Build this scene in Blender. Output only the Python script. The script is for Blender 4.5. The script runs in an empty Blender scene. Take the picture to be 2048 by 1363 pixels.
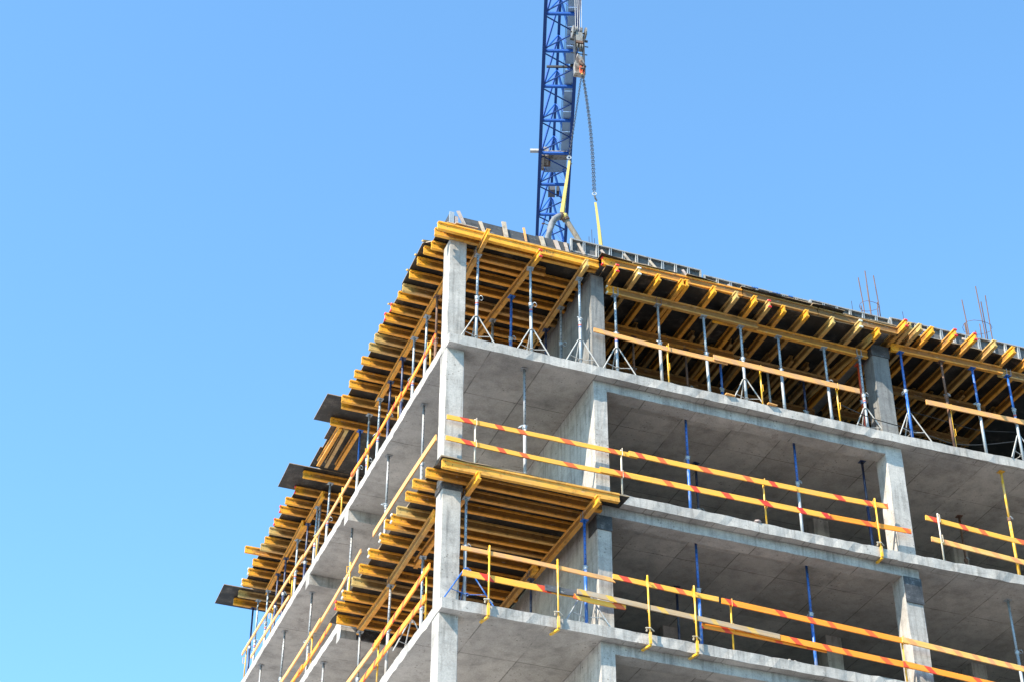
import bpy, bmesh, math, random
from mathutils import Vector, Matrix
rnd = random.Random(11)
S = bpy.context.scene
COL = S.collection
V = Vector

# ------------------------------------------------------------------ node helpers
def new_mat(name, rough=.8, metal=0.):
    m = bpy.data.materials.new(name); m.use_nodes = True
    nt = m.node_tree
    b = nt.nodes['Principled BSDF']
    b.inputs['Roughness'].default_value = rough
    b.inputs['Metallic'].default_value = metal
    return m, nt, b
class N:
    """small helper that wires shader nodes"""
    def __init__(s, nt): s.nt = nt
    def n(s, t, **kw):
        x = s.nt.nodes.new(t)
        for k, v in kw.items(): setattr(x, k, v)
        return x
    def put(s, sock, v):
        if hasattr(v, 'is_output'): s.nt.links.new(v, sock)
        else: sock.default_value = v
    def math(s, op, a, b=0., c=0.):
        x = s.n('ShaderNodeMath', operation=op)
        for i, v in enumerate((a, b, c)): s.put(x.inputs[i], v)
        return x.outputs[0]
    def noise(s, vec, scale, detail=4., rough=.6, dist=0.):
        x = s.n('ShaderNodeTexNoise'); s.put(x.inputs['Vector'], vec)
        x.inputs['Scale'].default_value = scale; x.inputs['Detail'].default_value = detail
        x.inputs['Roughness'].default_value = rough; x.inputs['Distortion'].default_value = dist
        return x.outputs[0]
    def mapping(s, vec, scale=(1, 1, 1), loc=(0, 0, 0)):
        x = s.n('ShaderNodeMapping'); s.put(x.inputs['Vector'], vec)
        x.inputs['Scale'].default_value = scale; s.put(x.inputs['Location'], loc)
        return x.outputs[0]
    def ramp(s, fac, stops, interp='LINEAR'):
        x = s.n('ShaderNodeValToRGB'); s.put(x.inputs[0], fac)
        x.color_ramp.interpolation = interp
        e = x.color_ramp.elements
        while len(e) < len(stops): e.new(.5)
        for i, (p, c) in enumerate(stops):
            e[i].position = p; e[i].color = (c[0], c[1], c[2], 1) if not isinstance(c, (int, float)) else (c, c, c, 1)
        return x.outputs[0]
    def mix(s, fac, a, b, mode='MIX'):
        x = s.n('ShaderNodeMix', data_type='RGBA', blend_type=mode)
        s.put(x.inputs['Factor'], fac)
        for k, v in ((6, a), (7, b)):
            if isinstance(v, tuple): v = (v[0], v[1], v[2], 1)
            s.put(x.inputs[k], v)
        return x.outputs[2]
    def bump(s, h, strength, dist=.01):
        x = s.n('ShaderNodeBump'); s.put(x.inputs['Height'], h)
        x.inputs['Strength'].default_value = strength; x.inputs['Distance'].default_value = dist
        return x.outputs[0]
    def pos(s): return s.n('ShaderNodeNewGeometry').outputs['Position']
    def obj(s): return s.n('ShaderNodeTexCoord').outputs['Object']
    def rand(s): return s.n('ShaderNodeObjectInfo').outputs['Random']
    def xyz(s, v):
        x = s.n('ShaderNodeSeparateXYZ'); s.put(x.inputs[0], v); return x.outputs
    def nz(s):
        x = s.n('ShaderNodeSeparateXYZ'); s.put(x.inputs[0], s.n('ShaderNodeNewGeometry').outputs['Normal']); return x.outputs
M = {}
# ------------------------------------------------------------------ materials
def concrete(name, base=.46, soft=True, tint=(1.0, .985, .95)):
    m, nt, b = new_mat(name, .9); h = N(nt)
    P = h.pos(); nrm = h.nz()
    big = h.noise(P, .55, 5, .6)
    mid = h.noise(P, 3.2, 6, .65)
    fine = h.noise(P, 38., 4, .7)
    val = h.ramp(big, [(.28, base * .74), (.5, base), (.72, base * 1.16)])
    val = h.mix(.8, val, h.ramp(mid, [(.3, .66), (.5, 1.), (.72, 1.16)]), 'MULTIPLY')
    val = h.mix(.7, val, h.ramp(fine, [(.3, .72), (.6, 1.12)]), 'MULTIPLY')
    # vertical run-off stains on upright faces
    st = h.noise(h.mapping(P, (7, 7, .55)), 1.6, 5, .6)
    up = h.math('LESS_THAN', h.math('ABSOLUTE', nrm[2]), .5)
    val = h.mix(h.math('MULTIPLY', up, .7), val, h.ramp(st, [(.34, .55), (.5, 1.), (.75, 1.1)]), 'MULTIPLY')
    # blow holes
    vo = h.n('ShaderNodeTexVoronoi'); h.put(vo.inputs['Vector'], P); vo.inputs['Scale'].default_value = 9.
    patch = h.ramp(h.noise(P, 1.1, 2), [(.40, .02), (.62, .17)])
    pit = h.math('LESS_THAN', vo.outputs['Distance'], patch)
    val = h.mix(h.math('MULTIPLY', pit, .6), val, (.13, .125, .12), 'MIX')
    hgt = h.math('ADD', fine, h.math('MULTIPLY', pit, -1.))
    if soft:
        # marks the sheets of shuttering left on the soffits, world x and y
        xy = h.xyz(P)
        wob = h.math('MULTIPLY', h.math('SUBTRACT', mid, .5), .02)
        def line(c, off, per, w):
            f = h.math('FRACT', h.math('DIVIDE', h.math('ADD', h.math('ADD', c, wob), off), per))
            return h.math('LESS_THAN', h.math('ABSOLUTE', h.math('SUBTRACT', f, .5)), w / per)
        dn = h.math('LESS_THAN', nrm[2], -.5)
        l = h.math('MAXIMUM', line(xy[0], 5.85 - .9 + .585, 1.17, .013), line(xy[1], 5.85 - 2.17 + .585, 2.34, .011))
        strip = h.math('MULTIPLY', h.math('LESS_THAN', xy[1], .2), h.math('GREATER_THAN', xy[0], 3.53))
        l = h.math('MAXIMUM', l, h.math('MULTIPLY', strip, line(h.math('ADD', xy[0], h.math('MULTIPLY', big, .25)), 5.1, .51, .011)))
        l = h.math('MAXIMUM', l, h.math('MULTIPLY', strip, line(xy[1], .1, .2, .012)))
        brk = h.ramp(h.noise(P, 1.7, 3), [(.38, .1), (.55, 1.)])
        l = h.math('MULTIPLY', h.math('MULTIPLY', l, dn), brk)
        val = h.mix(h.math('MULTIPLY', l, .65), val, (.09, .088, .08), 'MIX')
        # darker damp patches and grout run-outs
        dk = h.ramp(h.noise(h.mapping(P, (1, 1, 2.5)), .9, 7, .72, .6), [(.50, 1.), (.60, .72), (.66, .62)])
        val = h.mix(.5, val, dk, 'MULTIPLY')
        wl = h.ramp(h.noise(h.mapping(P, (1.6, 1.6, 1.6), (7.3, 1.1, 3.)), 1., 6, .7, .8), [(.60, 1.), (.68, 1.22)])
        val = h.mix(.4, val, wl, 'MULTIPLY')
        # each sheet leaves its own tone
        cx = h.math('FLOOR', h.math('DIVIDE', h.math('ADD', xy[0], 5.85 - .9), 1.17)); cy = h.math('FLOOR', h.math('DIVIDE', h.math('ADD', xy[1], 5.85 - 2.17), 2.34))
        wn = h.n('ShaderNodeTexWhiteNoise', noise_dimensions='2D')
        cc = h.n('ShaderNodeCombineXYZ'); h.put(cc.inputs[0], cx); h.put(cc.inputs[1], cy); h.put(wn.inputs['Vector'], cc.outputs[0])
        val = h.mix(h.math('MULTIPLY', dn, .8), val, h.ramp(wn.outputs['Value'], [(0., .80), (1., 1.10)]), 'MULTIPLY')
        # horizontal lift lines on upright faces
        lv = h.math('MULTIPLY', line(xy[2], 6.33, .62, .004), up)
        val = h.mix(h.math('MULTIPLY', lv, .3), val, (.2, .2, .19), 'MIX')
    # tie holes of the wall forms
    c3 = h.xyz(P); side = h.math('GREATER_THAN', h.math('ABSOLUTE', nrm[0]), .5)
    def cell(c, per): return h.math('MULTIPLY', h.math('SUBTRACT', h.math('FRACT', h.math('DIVIDE', h.math('ADD', c, 40.3), per)), .5), per)
    dd = h.math('SQRT', h.math('ADD', h.math('POWER', cell(c3[1], 1.2), 2.), h.math('POWER', cell(c3[2], .93), 2.)))
    val = h.mix(h.math('MULTIPLY', h.math('LESS_THAN', dd, .017), h.math('MULTIPLY', side, .85)), val, (.03, .03, .03))
    val = h.mix(1., val, (tint[0], tint[1], tint[2]), 'MULTIPLY')
    h.put(b.inputs['Base Color'], val)
    h.put(b.inputs['Normal'], h.bump(hgt, .35, .012))
    return m
M['concrete'] = concrete('concrete', .425, True, (1., .905, .80))
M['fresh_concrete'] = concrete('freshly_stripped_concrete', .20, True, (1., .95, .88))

def timber(name, c_new, c_old, tipcol=None, age=.45, flanges=False):
    m, nt, b = new_mat(name, .62); h = N(nt)
    O = h.obj(); r = h.rand()
    off = h.n('ShaderNodeCombineXYZ'); h.put(off.inputs[0], h.math('MULTIPLY', r, 37.)); h.put(off.inputs[1], h.math('MULTIPLY', r, 11.))
    grain = h.noise(h.mapping(O, (1.6, 26, 26), off.outputs[0]), 1., 6, .65, .4)
    blot = h.noise(h.mapping(O, (1.4, 5, 5), off.outputs[0]), 1.2, 4, .6)
    wear = h.math('ADD', h.math('MULTIPLY', blot, .75), h.math('MULTIPLY', h.math('SUBTRACT', r, .5), .8))
    r2 = h.math('FRACT', h.math('MULTIPLY', r, 7.77))
    cn = h.mix(h.math('MULTIPLY', r2, .8), (c_new[0], c_new[1], c_new[2]), (c_new[0] * .86, c_new[1] * .80, c_new[2] * 1.1))
    col = h.mix(h.ramp(wear, [(age - .16, 0.), (age + .22, 1.)]), cn, c_old)
    col = h.mix(.75, col, h.ramp(grain, [(.28, .55), (.5, .95), (.7, 1.12)]), 'MULTIPLY')
    x = h.xyz(O)
    if flanges:
        web = h.math('LESS_THAN', h.math('ABSOLUTE', h.math('SUBTRACT', x[2], .1)), .0585)
        col = h.mix(web, h.mix(.28, col, (.74, .39, .09)), h.mix(.78, col, (.21, .095, .018)))  # brown web board, darkened further to paint in the shadow between joists
    if tipcol:
        tip = h.math('ADD', x[0], h.math('MULTIPLY', h.math('SUBTRACT', blot, .5), .25))
        t = h.ramp(tip, [(.16, 1.), (.34, 0.)])
        col = h.mix(h.math('MULTIPLY', t, .8), col, h.mix(h.math('MULTIPLY', blot, .35), tipcol, c_old))
        # bolt holes near the end of the web
        hole = 0.
        for hx, hz in ((.07, .145), (.07, .055), (.21, .1)):
            d = h.math('SQRT', h.math('ADD', h.math('POWER', h.math('SUBTRACT', x[0], hx), 2.), h.math('POWER', h.math('SUBTRACT', x[2], hz), 2.)))
            k = h.math('LESS_THAN', d, .011); hole = k if hole == 0. else h.math('MAXIMUM', hole, k)
        web = h.math('LESS_THAN', h.math('ABSOLUTE', x[1]), .02)
        col = h.mix(h.math('MULTIPLY', hole, web), col, (.03, .02, .01))
    dirt = h.noise(h.pos(), 7., 5, .7)
    col = h.mix(.8, col, h.ramp(dirt, [(.32, .45), (.5, 1.)]), 'MULTIPLY')
    spl = h.noise(h.mapping(O, (3, 9, 9), off.outputs[0]), 2.2, 5, .7)
    col = h.mix(h.math('MULTIPLY', h.ramp(spl, [(.60, 0.), (.68, 1.)]), .5), col, (.44, .40, .33))
    h.put(b.inputs['Base Color'], col)
    h.put(b.inputs['Normal'], h.bump(grain, .25, .004))
    return m
M['yellow_timber'] = timber('yellow_timber', (.80, .295, .010), (.40, .19, .04), (.95, .42, .008), .52, True)
M['painted_timber'] = timber('painted_timber', (.92, .41, .022), (.60, .31, .06), (.92, .41, .02), .57)
M['old_timber'] = timber('old_timber', (.55, .31, .085), (.36, .24, .12), (.62, .42, .12), .45, True)
M['shaded_brown_timber'] = timber('shaded_brown_timber', (.20, .10, .022), (.12, .07, .03), None, .45, True)  # brown beam timber with the shade under the deck put into its colour
M['pale_timber'] = timber('pale_timber', (.52, .41, .28), (.36, .31, .25), None, .5)
M['grey_timber'] = timber('grey_timber', (.17, .16, .145), (.075, .072, .07), None, .45)


def plank_mat(name, base, old, stripe, per=.60, duty=.27, fade=.25):
    m, nt, b = new_mat(name, .6); h = N(nt)
    O = h.obj(); r = h.rand(); x = h.xyz(O)
    off = h.n('ShaderNodeCombineXYZ'); h.put(off.inputs[0], h.math('MULTIPLY', r, 29.)); h.put(off.inputs[2], h.math('MULTIPLY', r, 7.))
    grain = h.noise(h.mapping(O, (1.2, 20, 30), off.outputs[0]), 1., 6, .65, .3)
    blot = h.noise(h.mapping(O, (2.2, 6, 6), off.outputs[0]), 1.3, 4, .6)
    col = h.mix(h.ramp(blot, [(.45, 0.), (.72, 1.)]), base, old)
    # slanting warning stripes brushed across the board, spaced unevenly
    u = h.math('ADD', x[0], h.math('MULTIPLY', x[2], 1.))
    u = h.math('ADD', u, h.math('MULTIPLY', h.math('SINE', h.math('ADD', h.math('MULTIPLY', x[0], 2.3), h.math('MULTIPLY', r, 9.))), .09))
    u = h.math('ADD', u, h.math('MULTIPLY', h.math('SUBTRACT', grain, .5), .035))
    ud = h.math('ADD', h.math('DIVIDE', u, per), h.math('MULTIPLY', r, 5.3))
    wn = h.n('ShaderNodeTexWhiteNoise', noise_dimensions='1D'); h.put(wn.inputs['W'], h.math('FLOOR', ud))
    f = h.math('SUBTRACT', h.math('FRACT', ud), h.math('MULTIPLY', wn.outputs['Value'], .35))
    f = h.math('ADD', f, h.math('MULTIPLY', h.math('LESS_THAN', f, 0.), 9.))
    st = h.math('LESS_THAN', f, duty)
    cov = h.ramp(h.math('ADD', h.math('MULTIPLY', blot, .8), h.math('MULTIPLY', grain, .3)), [(fade, 1.), (fade + .4, .5)])
    cov = h.math('MULTIPLY', cov, h.math('ADD', .72, h.math('MULTIPLY', h.math('FRACT', h.math('MULTIPLY', wn.outputs['Value'], 13.)), .4)))
    col = h.mix(h.math('MULTIPLY', st, cov), col, stripe)
    col = h.mix(.6, col, h.ramp(grain, [(.3, .7), (.55, 1.05)]), 'MULTIPLY')
    h.put(b.inputs['Base Color'], col)
    h.put(b.inputs['Normal'], h.bump(grain, .2, .004))
    return m
M['raw_plank'] = plank_mat('raw_plank', (.80, .37, .10), (.62, .31, .11), (.52, .29, .14), .52, .34, .3)
M['striped_plank'] = plank_mat('striped_plank', (.88, .42, .04), (.74, .37, .07), (.64, .035, .018), .78, .225, .7)
M['orange_plank'] = plank_mat('orange_plank', (.92, .29, .012), (.82, .29, .025), (.72, .05, .015), .74, .2, .65)
M['grey_plank'] = plank_mat('grey_plank', (.48, .31, .16), (.42, .33, .24), (.75, .42, .03), .72, .2, .4)
M['faded_plank'] = plank_mat('faded_plank', (.75, .42, .09), (.66, .42, .16), (.70, .16, .08), .45, .33, .2)

def ply():
    m, nt, b = new_mat('film_faced_plywood', .55); h = N(nt)
    P = h.pos(); nz = h.nz()
    face = h.math('GREATER_THAN', h.math('ABSOLUTE', nz[2]), .5)
    n1 = h.noise(P, 2.6, 6, .7); n2 = h.noise(P, 24., 5, .7)
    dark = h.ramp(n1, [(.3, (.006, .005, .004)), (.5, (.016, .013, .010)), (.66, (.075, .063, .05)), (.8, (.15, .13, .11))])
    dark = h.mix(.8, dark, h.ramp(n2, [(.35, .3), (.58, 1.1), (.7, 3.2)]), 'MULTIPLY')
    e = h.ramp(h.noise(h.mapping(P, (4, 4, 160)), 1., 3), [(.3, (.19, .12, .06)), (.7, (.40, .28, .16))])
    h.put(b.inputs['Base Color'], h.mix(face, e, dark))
    h.put(b.inputs['Normal'], h.bump(n2, .2, .003))
    return m
M['ply'] = ply()
def dark_ply():
    m, nt, b = new_mat('black_form_board', .6); h = N(nt); P = h.pos()
    n1 = h.noise(P, 7., 6, .7); n2 = h.noise(P, 45., 4, .7)
    c = h.ramp(n1, [(.3, (.018, .017, .017)), (.55, (.05, .048, .047)), (.75, (.17, .16, .16))])
    c = h.mix(.7, c, h.ramp(n2, [(.35, .5), (.7, 1.9)]), 'MULTIPLY')
    h.put(b.inputs['Base Color'], c); return m
M['black_board'] = dark_ply()

def metal(name, col, rust=(.20, .085, .035), amount=.62, rough=.45, met=.0, holes=False, splash=.0):
    m, nt, b = new_mat(name, rough, met); h = N(nt)
    O = h.obj(); r = h.rand()
    off = h.n('ShaderNodeCombineXYZ'); h.put(off.inputs[2], h.math('MULTIPLY', r, 31.))
    n1 = h.noise(h.mapping(O, (9, 9, 3.5), off.outputs[0]), 1., 5, .65)
    n2 = h.noise(h.mapping(O, (30, 30, 12), off.outputs[0]), 1., 4, .65)
    c = h.mix(h.ramp(n1, [(amount, 0.), (amount + .1, 1.)]), col, rust)
    c = h.mix(.5, c, h.ramp(n2, [(.3, .65), (.6, 1.1)]), 'MULTIPLY')
    if splash:
        c = h.mix(h.math('MULTIPLY', h.ramp(h.noise(h.mapping(O, (14, 14, 5), off.outputs[0]), 1.3, 4), [(.5, 0.), (.6, 1.)]), splash), c, (.50, .49, .46))
    if holes:
        x = h.xyz(O)
        f = h.math('LESS_THAN', h.math('FRACT', h.math('DIVIDE', x[2], .1)), .22)
        k = h.math('MULTIPLY', f, h.math('LESS_THAN', h.math('ABSOLUTE', x[0]), .009))
        c = h.mix(h.math('MULTIPLY', k, .85), c, (.015, .015, .02))
    h.put(b.inputs['Base Color'], c)
    h.put(b.inputs['Normal'], h.bump(n2, .1, .002))
    return m
M['galv'] = metal('galvanised_steel', (.34, .37, .39), (.24, .22, .19), .66, .5, .25, False, .35)
M['galv_holes'] = metal('galvanised_steel_with_holes', (.31, .37, .42), (.22, .21, .19), .66, .5, .25, True, .2)
M['grey_steel'] = metal('dull_grey_steel', (.27, .27, .27), (.17, .14, .11), .62, .55, .3, True, .3)
M['blue_paint'] = metal('blue_painted_steel', (.018, .12, .42), (.30, .32, .34), .64, .4, 0., False, .35)
M['blue_holes'] = metal('blue_painted_steel_with_holes', (.016, .11, .40), (.10, .13, .30), .66, .4, 0., True, .1)
M['navy_paint'] = metal('dark_blue_steel', (.018, .032, .095), (.05, .05, .06), .6, .45, 0., True, .15)
M['rusty'] = metal('rusty_steel', (.17, .085, .05), (.09, .05, .035), .5, .75, 0., True)
M['dark_steel'] = metal('dark_steel', (.05, .047, .045), (.10, .06, .035), .58, .5, .2)
M['yellow_steel'] = metal('yellow_painted_steel', (.80, .42, .02), (.45, .30, .12), .66, .45, 0., False, .25)
M['pale_steel'] = metal('pale_worn_steel', (.62, .54, .42), (.50, .36, .16), .55, .5, 0., False, .3)
M['red_paint'] = metal('red_painted_steel', (.60, .07, .02), (.2, .08, .04), .66, .45)
M['crane_blue'] = metal('blue_crane_paint', (.002, .075, .34), (.10, .06, .05), .71, .45)
M['crane_shade_blue'] = metal('shaded_blue_crane_paint', (.002, .035, .17), (.09, .05, .04), .70, .45)  # crane blue with the shade of the jib underside put into the colour
M['hook_grey'] = metal('grey_hook_block_paint', (.24, .22, .19), (.10, .07, .05), .5, .5, .1)
M['white_steel'] = metal('whitewashed_steel', (.40, .385, .36), (.24, .22, .20), .6, .55)
M['rail_steel'] = metal('cement_grey_rail', (.30, .285, .26), (.16, .14, .12), .55, .7)
M['panel_skin'] = metal('cement_stained_panel', (.11, .105, .10), (.05, .048, .045), .55, .75)
M['walkway'] = metal('grey_walkway_mesh', (.21, .30, .40), (.16, .21, .27), .6, .6)
M['rebar'] = metal('reinforcing_steel', (.13, .065, .04), (.07, .045, .04), .55, .75)
M['chain'] = metal('chain_steel', (.075, .075, .08), (.05, .045, .04), .55, .5, .15)
M['hook_red'] = metal('orange_red_paint', (.75, .10, .02), (.4, .1, .03), .66, .45)
M['hose'] = metal('grey_rubber_hose', (.15, .155, .16), (.09, .09, .09), .55, .75)
M['brown_steel'] = metal('brown_coupling', (.11, .06, .04), (.06, .04, .03), .55, .7)
M['tan_hose'] = metal('tan_pipe', (.24, .20, .15), (.15, .12, .09), .55, .7)
def simple(name, col, rough=.6):
    m, nt, b = new_mat(name, rough); h = N(nt)
    n = h.noise(h.obj(), 25., 4)
    h.put(b.inputs['Base Color'], h.mix(.4, (col[0], col[1], col[2]), h.ramp(n, [(.3, .7), (.7, 1.1)]), 'MULTIPLY'))
    return m
M['red_cap'] = simple('red_plastic', (.80, .03, .03), .45)
M['white_cap'] = simple('white_paint', (.72, .70, .58))
M['strap'] = simple('yellow_webbing', (.55, .42, .12), .85)
M['sticker_red'] = simple('red_sticker', (.50, .08, .07)); M['sticker_blue'] = simple('blue_sticker', (.07, .13, .36))
M['cable'] = simple('black_cable', (.02, .02, .02)); M['ink'] = simple('black_ink', (.03, .02, .01))
M['lamp'] = simple('lamp_glass', (.10, .10, .11), .3)
def ground_mat(name, cols):
    m, nt, b = new_mat(name, .95); h = N(nt); P = h.pos()
    c = h.ramp(h.noise(P, .08, 6, .65), [(.3, cols[0]), (.55, cols[1]), (.75, cols[2])])
    c = h.mix(.5, c, h.ramp(h.noise(P, 2.5, 5, .7), [(.3, .7), (.7, 1.15)]), 'MULTIPLY')
    h.put(b.inputs['Base Color'], c); h.put(b.inputs['Normal'], h.bump(h.noise(P, 6., 5), .4, .05)); return m
M['ground'] = ground_mat('pale_bounce_ground', ((.39, .405, .42), (.49, .505, .53), (.56, .575, .60)))  # pale tone made up to bounce light onto the corner soffits
M['dark_ground'] = ground_mat('low_bounce_ground', ((.056, .062, .07), (.085, .093, .103), (.125, .134, .145)))  # dark tone made up to cut bounce light into the front bays

# ------------------------------------------------------------------ object helpers
def obj(name, bm, mat, parent=None, mw=None, smooth=False):
    me = bpy.data.meshes.new(name)
    bmesh.ops.recalc_face_normals(bm, faces=bm.faces[:])
    bm.to_mesh(me); bm.free()
    if smooth:
        for p in me.polygons: p.use_smooth = True
    if mat is not None: me.materials.append(M[mat] if isinstance(mat, str) else mat)
    o = bpy.data.objects.new(name, me); COL.objects.link(o)
    if parent: o.parent = parent
    if mw is not None: o.matrix_basis = mw
    return o
def thing(name, label, cat, loc=(0, 0, 0), group=None, mw=None):
    o = bpy.data.objects.new(name, None); COL.objects.link(o); o.empty_display_size = .2
    if mw is not None: o.matrix_basis = mw
    else: o.location = loc
    return tag(o, label, cat, group)
def tag(o, label, cat, group=None):
    o['label'] = label; o['category'] = cat
    if group: o['group'] = group
    return o
def box(bm, x0, x1, y0, y1, z0, z1, mw=None):
    vs = [V((x, y, z)) for z in (z0, z1) for y in (y0, y1) for x in (x0, x1)]
    if mw is not None: vs = [mw @ v for v in vs]
    v = [bm.verts.new(p) for p in vs]
    for f in ((0, 2, 3, 1), (4, 5, 7, 6), (0, 1, 5, 4), (2, 6, 7, 3), (0, 4, 6, 2), (1, 3, 7, 5)): bm.faces.new([v[i] for i in f])
def frame(a, b, up=V((0, 0, 1))):
    d = (V(b) - V(a)).normalized()
    if abs(d.dot(up)) > .99: up = V((0, 1, 0))
    s = up.cross(d).normalized(); u = d.cross(s)
    return d, s, u
def tube(bm, pts, r, seg=8, cap=True):
    pts = [V(p) for p in pts]; rings = []
    rs = r if isinstance(r, (list, tuple)) else [r] * len(pts)
    for i, p in enumerate(pts):
        a = pts[max(i - 1, 0)]; b = pts[min(i + 1, len(pts) - 1)]
        d, s, u = frame(a, b)
        rings.append([bm.verts.new(p + (s * math.cos(2 * math.pi * k / seg) + u * math.sin(2 * math.pi * k / seg)) * rs[i]) for k in range(seg)])
    for A, B in zip(rings, rings[1:]):
        for k in range(seg): bm.faces.new((A[k], A[(k + 1) % seg], B[(k + 1) % seg], B[k]))
    if cap:
        bm.faces.new(rings[0]); bm.faces.new(rings[-1][::-1])
def bar(bm, a, b, w, h, up=V((0, 0, 1))):
    a = V(a); b = V(b); d, s, u = frame(a, b, up)
    mw = Matrix((d, s, u)).transposed().to_4x4(); mw.translation = a
    box(bm, 0, (b - a).length, -w / 2, w / 2, -h / 2, h / 2, mw)
def ring(bm, c, R, r, axis, seg=14, sub=5):
    c = V(c); ax = V(axis).normalized(); s = ax.orthogonal().normalized(); t = ax.cross(s)
    vs = []
    for i in range(seg):
        a = 2 * math.pi * i / seg; o = s * math.cos(a) + t * math.sin(a)
        vs.append([bm.verts.new(c + o * (R + r * math.cos(2 * math.pi * k / sub)) + ax * r * math.sin(2 * math.pi * k / sub)) for k in range(sub)])
    for i in range(seg):
        for k in range(sub):
            bm.faces.new((vs[i][k], vs[(i + 1) % seg][k], vs[(i + 1) % seg][(k + 1) % sub], vs[i][(k + 1) % sub]))
def lathe_disc(bm, c, r, t, axis, seg=16):
    c = V(c); ax = V(axis).normalized(); tube(bm, [c - ax * t / 2, c + ax * t / 2], r, seg)
def B(): return bmesh.new()
ORD = ['', 'first', 'second', 'third', 'fourth', 'fifth', 'sixth', 'seventh', 'eighth', 'ninth', 'tenth', 'eleventh', 'twelfth',
       'thirteenth', 'fourteenth', 'fifteenth', 'sixteenth', 'seventeenth', 'eighteenth', 'nineteenth', 'twentieth', 'twenty-first', 'twenty-second',
       'twenty-third', 'twenty-fourth', 'twenty-fifth', 'twenty-sixth', 'twenty-seventh', 'twenty-eighth', 'twenty-ninth', 'thirtieth', 'thirty-first',
       'thirty-second', 'thirty-third', 'thirty-fourth', 'thirty-fifth', 'thirty-sixth']

# ------------------------------------------------------------------ the building
bld = thing('unfinished_building', 'unfinished grey concrete frame building with open storeys and formwork on top', 'building', (0, 0, -24))
def part(name, bm, mat='concrete'): return obj(name, bm, mat, bld, Matrix.Translation((0, 0, 24)))
def jag(n, amp): return [rnd.uniform(-1, 1) * amp for _ in range(n)]
def slab(outline, z0, z1, rough_edges=(), amp=.008, step=.18):
    """slab from a counter-clockwise outline; edges listed in rough_edges get an uneven, chipped arris"""
    bm = B(); top = []; bot = []
    n = len(outline)
    for i in range(n):
        a = V((*outline[i], 0)); b = V((*outline[(i + 1) % n], 0)); L = (b - a).length
        k = max(1, int(L / step)) if i in rough_edges else 1
        d = (b - a).normalized(); nrm = V((d.y, -d.x, 0))
        for j in range(k):
            p = a.lerp(b, j / k)
            big = rnd.random()
            e = rnd.uniform(-amp, amp) if (i in rough_edges and j) else 0
            e2 = rnd.uniform(-amp, amp) if (i in rough_edges and j) else 0
            if i in rough_edges and j and big > .93: e2 -= amp * 2.
            zt = rnd.uniform(-amp, amp) if i in rough_edges else 0
            zb = rnd.uniform(-amp, amp) * .8 if i in rough_edges else 0
            top.append(bm.verts.new(p + nrm * e + V((0, 0, z1 + zt)))); bot.append(bm.verts.new(p + nrm * e2 + V((0, 0, z0 + zb))))
    m = len(top)
    for i in range(m): bm.faces.new((bot[i], bot[(i + 1) % m], top[(i + 1) % m], top[i]))
    f1 = bm.faces.new(top); f2 = bm.faces.new(bot[::-1])
    bmesh.ops.triangulate(bm, faces=[f1, f2])
    return bm
XR, YB = 21.0, 18.2
full = [(0, 0), (10.6, 0), (XR, -.28), (XR, YB), (0, YB)]
Lsh = [(3.24, .0), (10.6, 0), (XR, -.28), (XR, YB), (0, YB), (0, 7.02), (3.24, 7.02)]
part('floor_slab', slab(full, -.22, 0, (0, 1, 4)))
part('floor_slab', slab(Lsh, -3.22, -3, (0, 1, 4), .010))
part('floor_slab', slab(full, -6.22, -6, (0, 1, 4), .009))
for z in (-9, -12, -15, -18, -21): part('floor_slab', slab(full, z - .22, z))
part('roof_slab', slab([(.06, .09), (XR, .02), (XR, YB - .05), (.06, YB - .05)], 2.83, 3.0))
def column(x0, x1, y0, y1, z0, z1, mat='concrete'):
    bm = B(); n = 9; c = .012
    prof = [(x0 + c, y0), (x1 - c, y0), (x1, y0 + c), (x1, y1 - c), (x1 - c, y1), (x0 + c, y1), (x0, y1 - c), (x0, y0 + c)]
    R = [[bm.verts.new((x + rnd.uniform(-1, 1) * .004, y + rnd.uniform(-1, 1) * .004, z0 + (z1 - z0) * i / n)) for x, y in prof] for i in range(n + 1)]
    for a, b in zip(R, R[1:]):
        for k in range(8): bm.faces.new((a[k], a[(k + 1) % 8], b[(k + 1) % 8], b[k]))
    bm.faces.new(R[0][::-1]); bm.faces.new(R[-1])
    part('column', bm, mat)
levels = [0, -3, -6, -9, -12, -15, -18, -21, -24]
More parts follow.
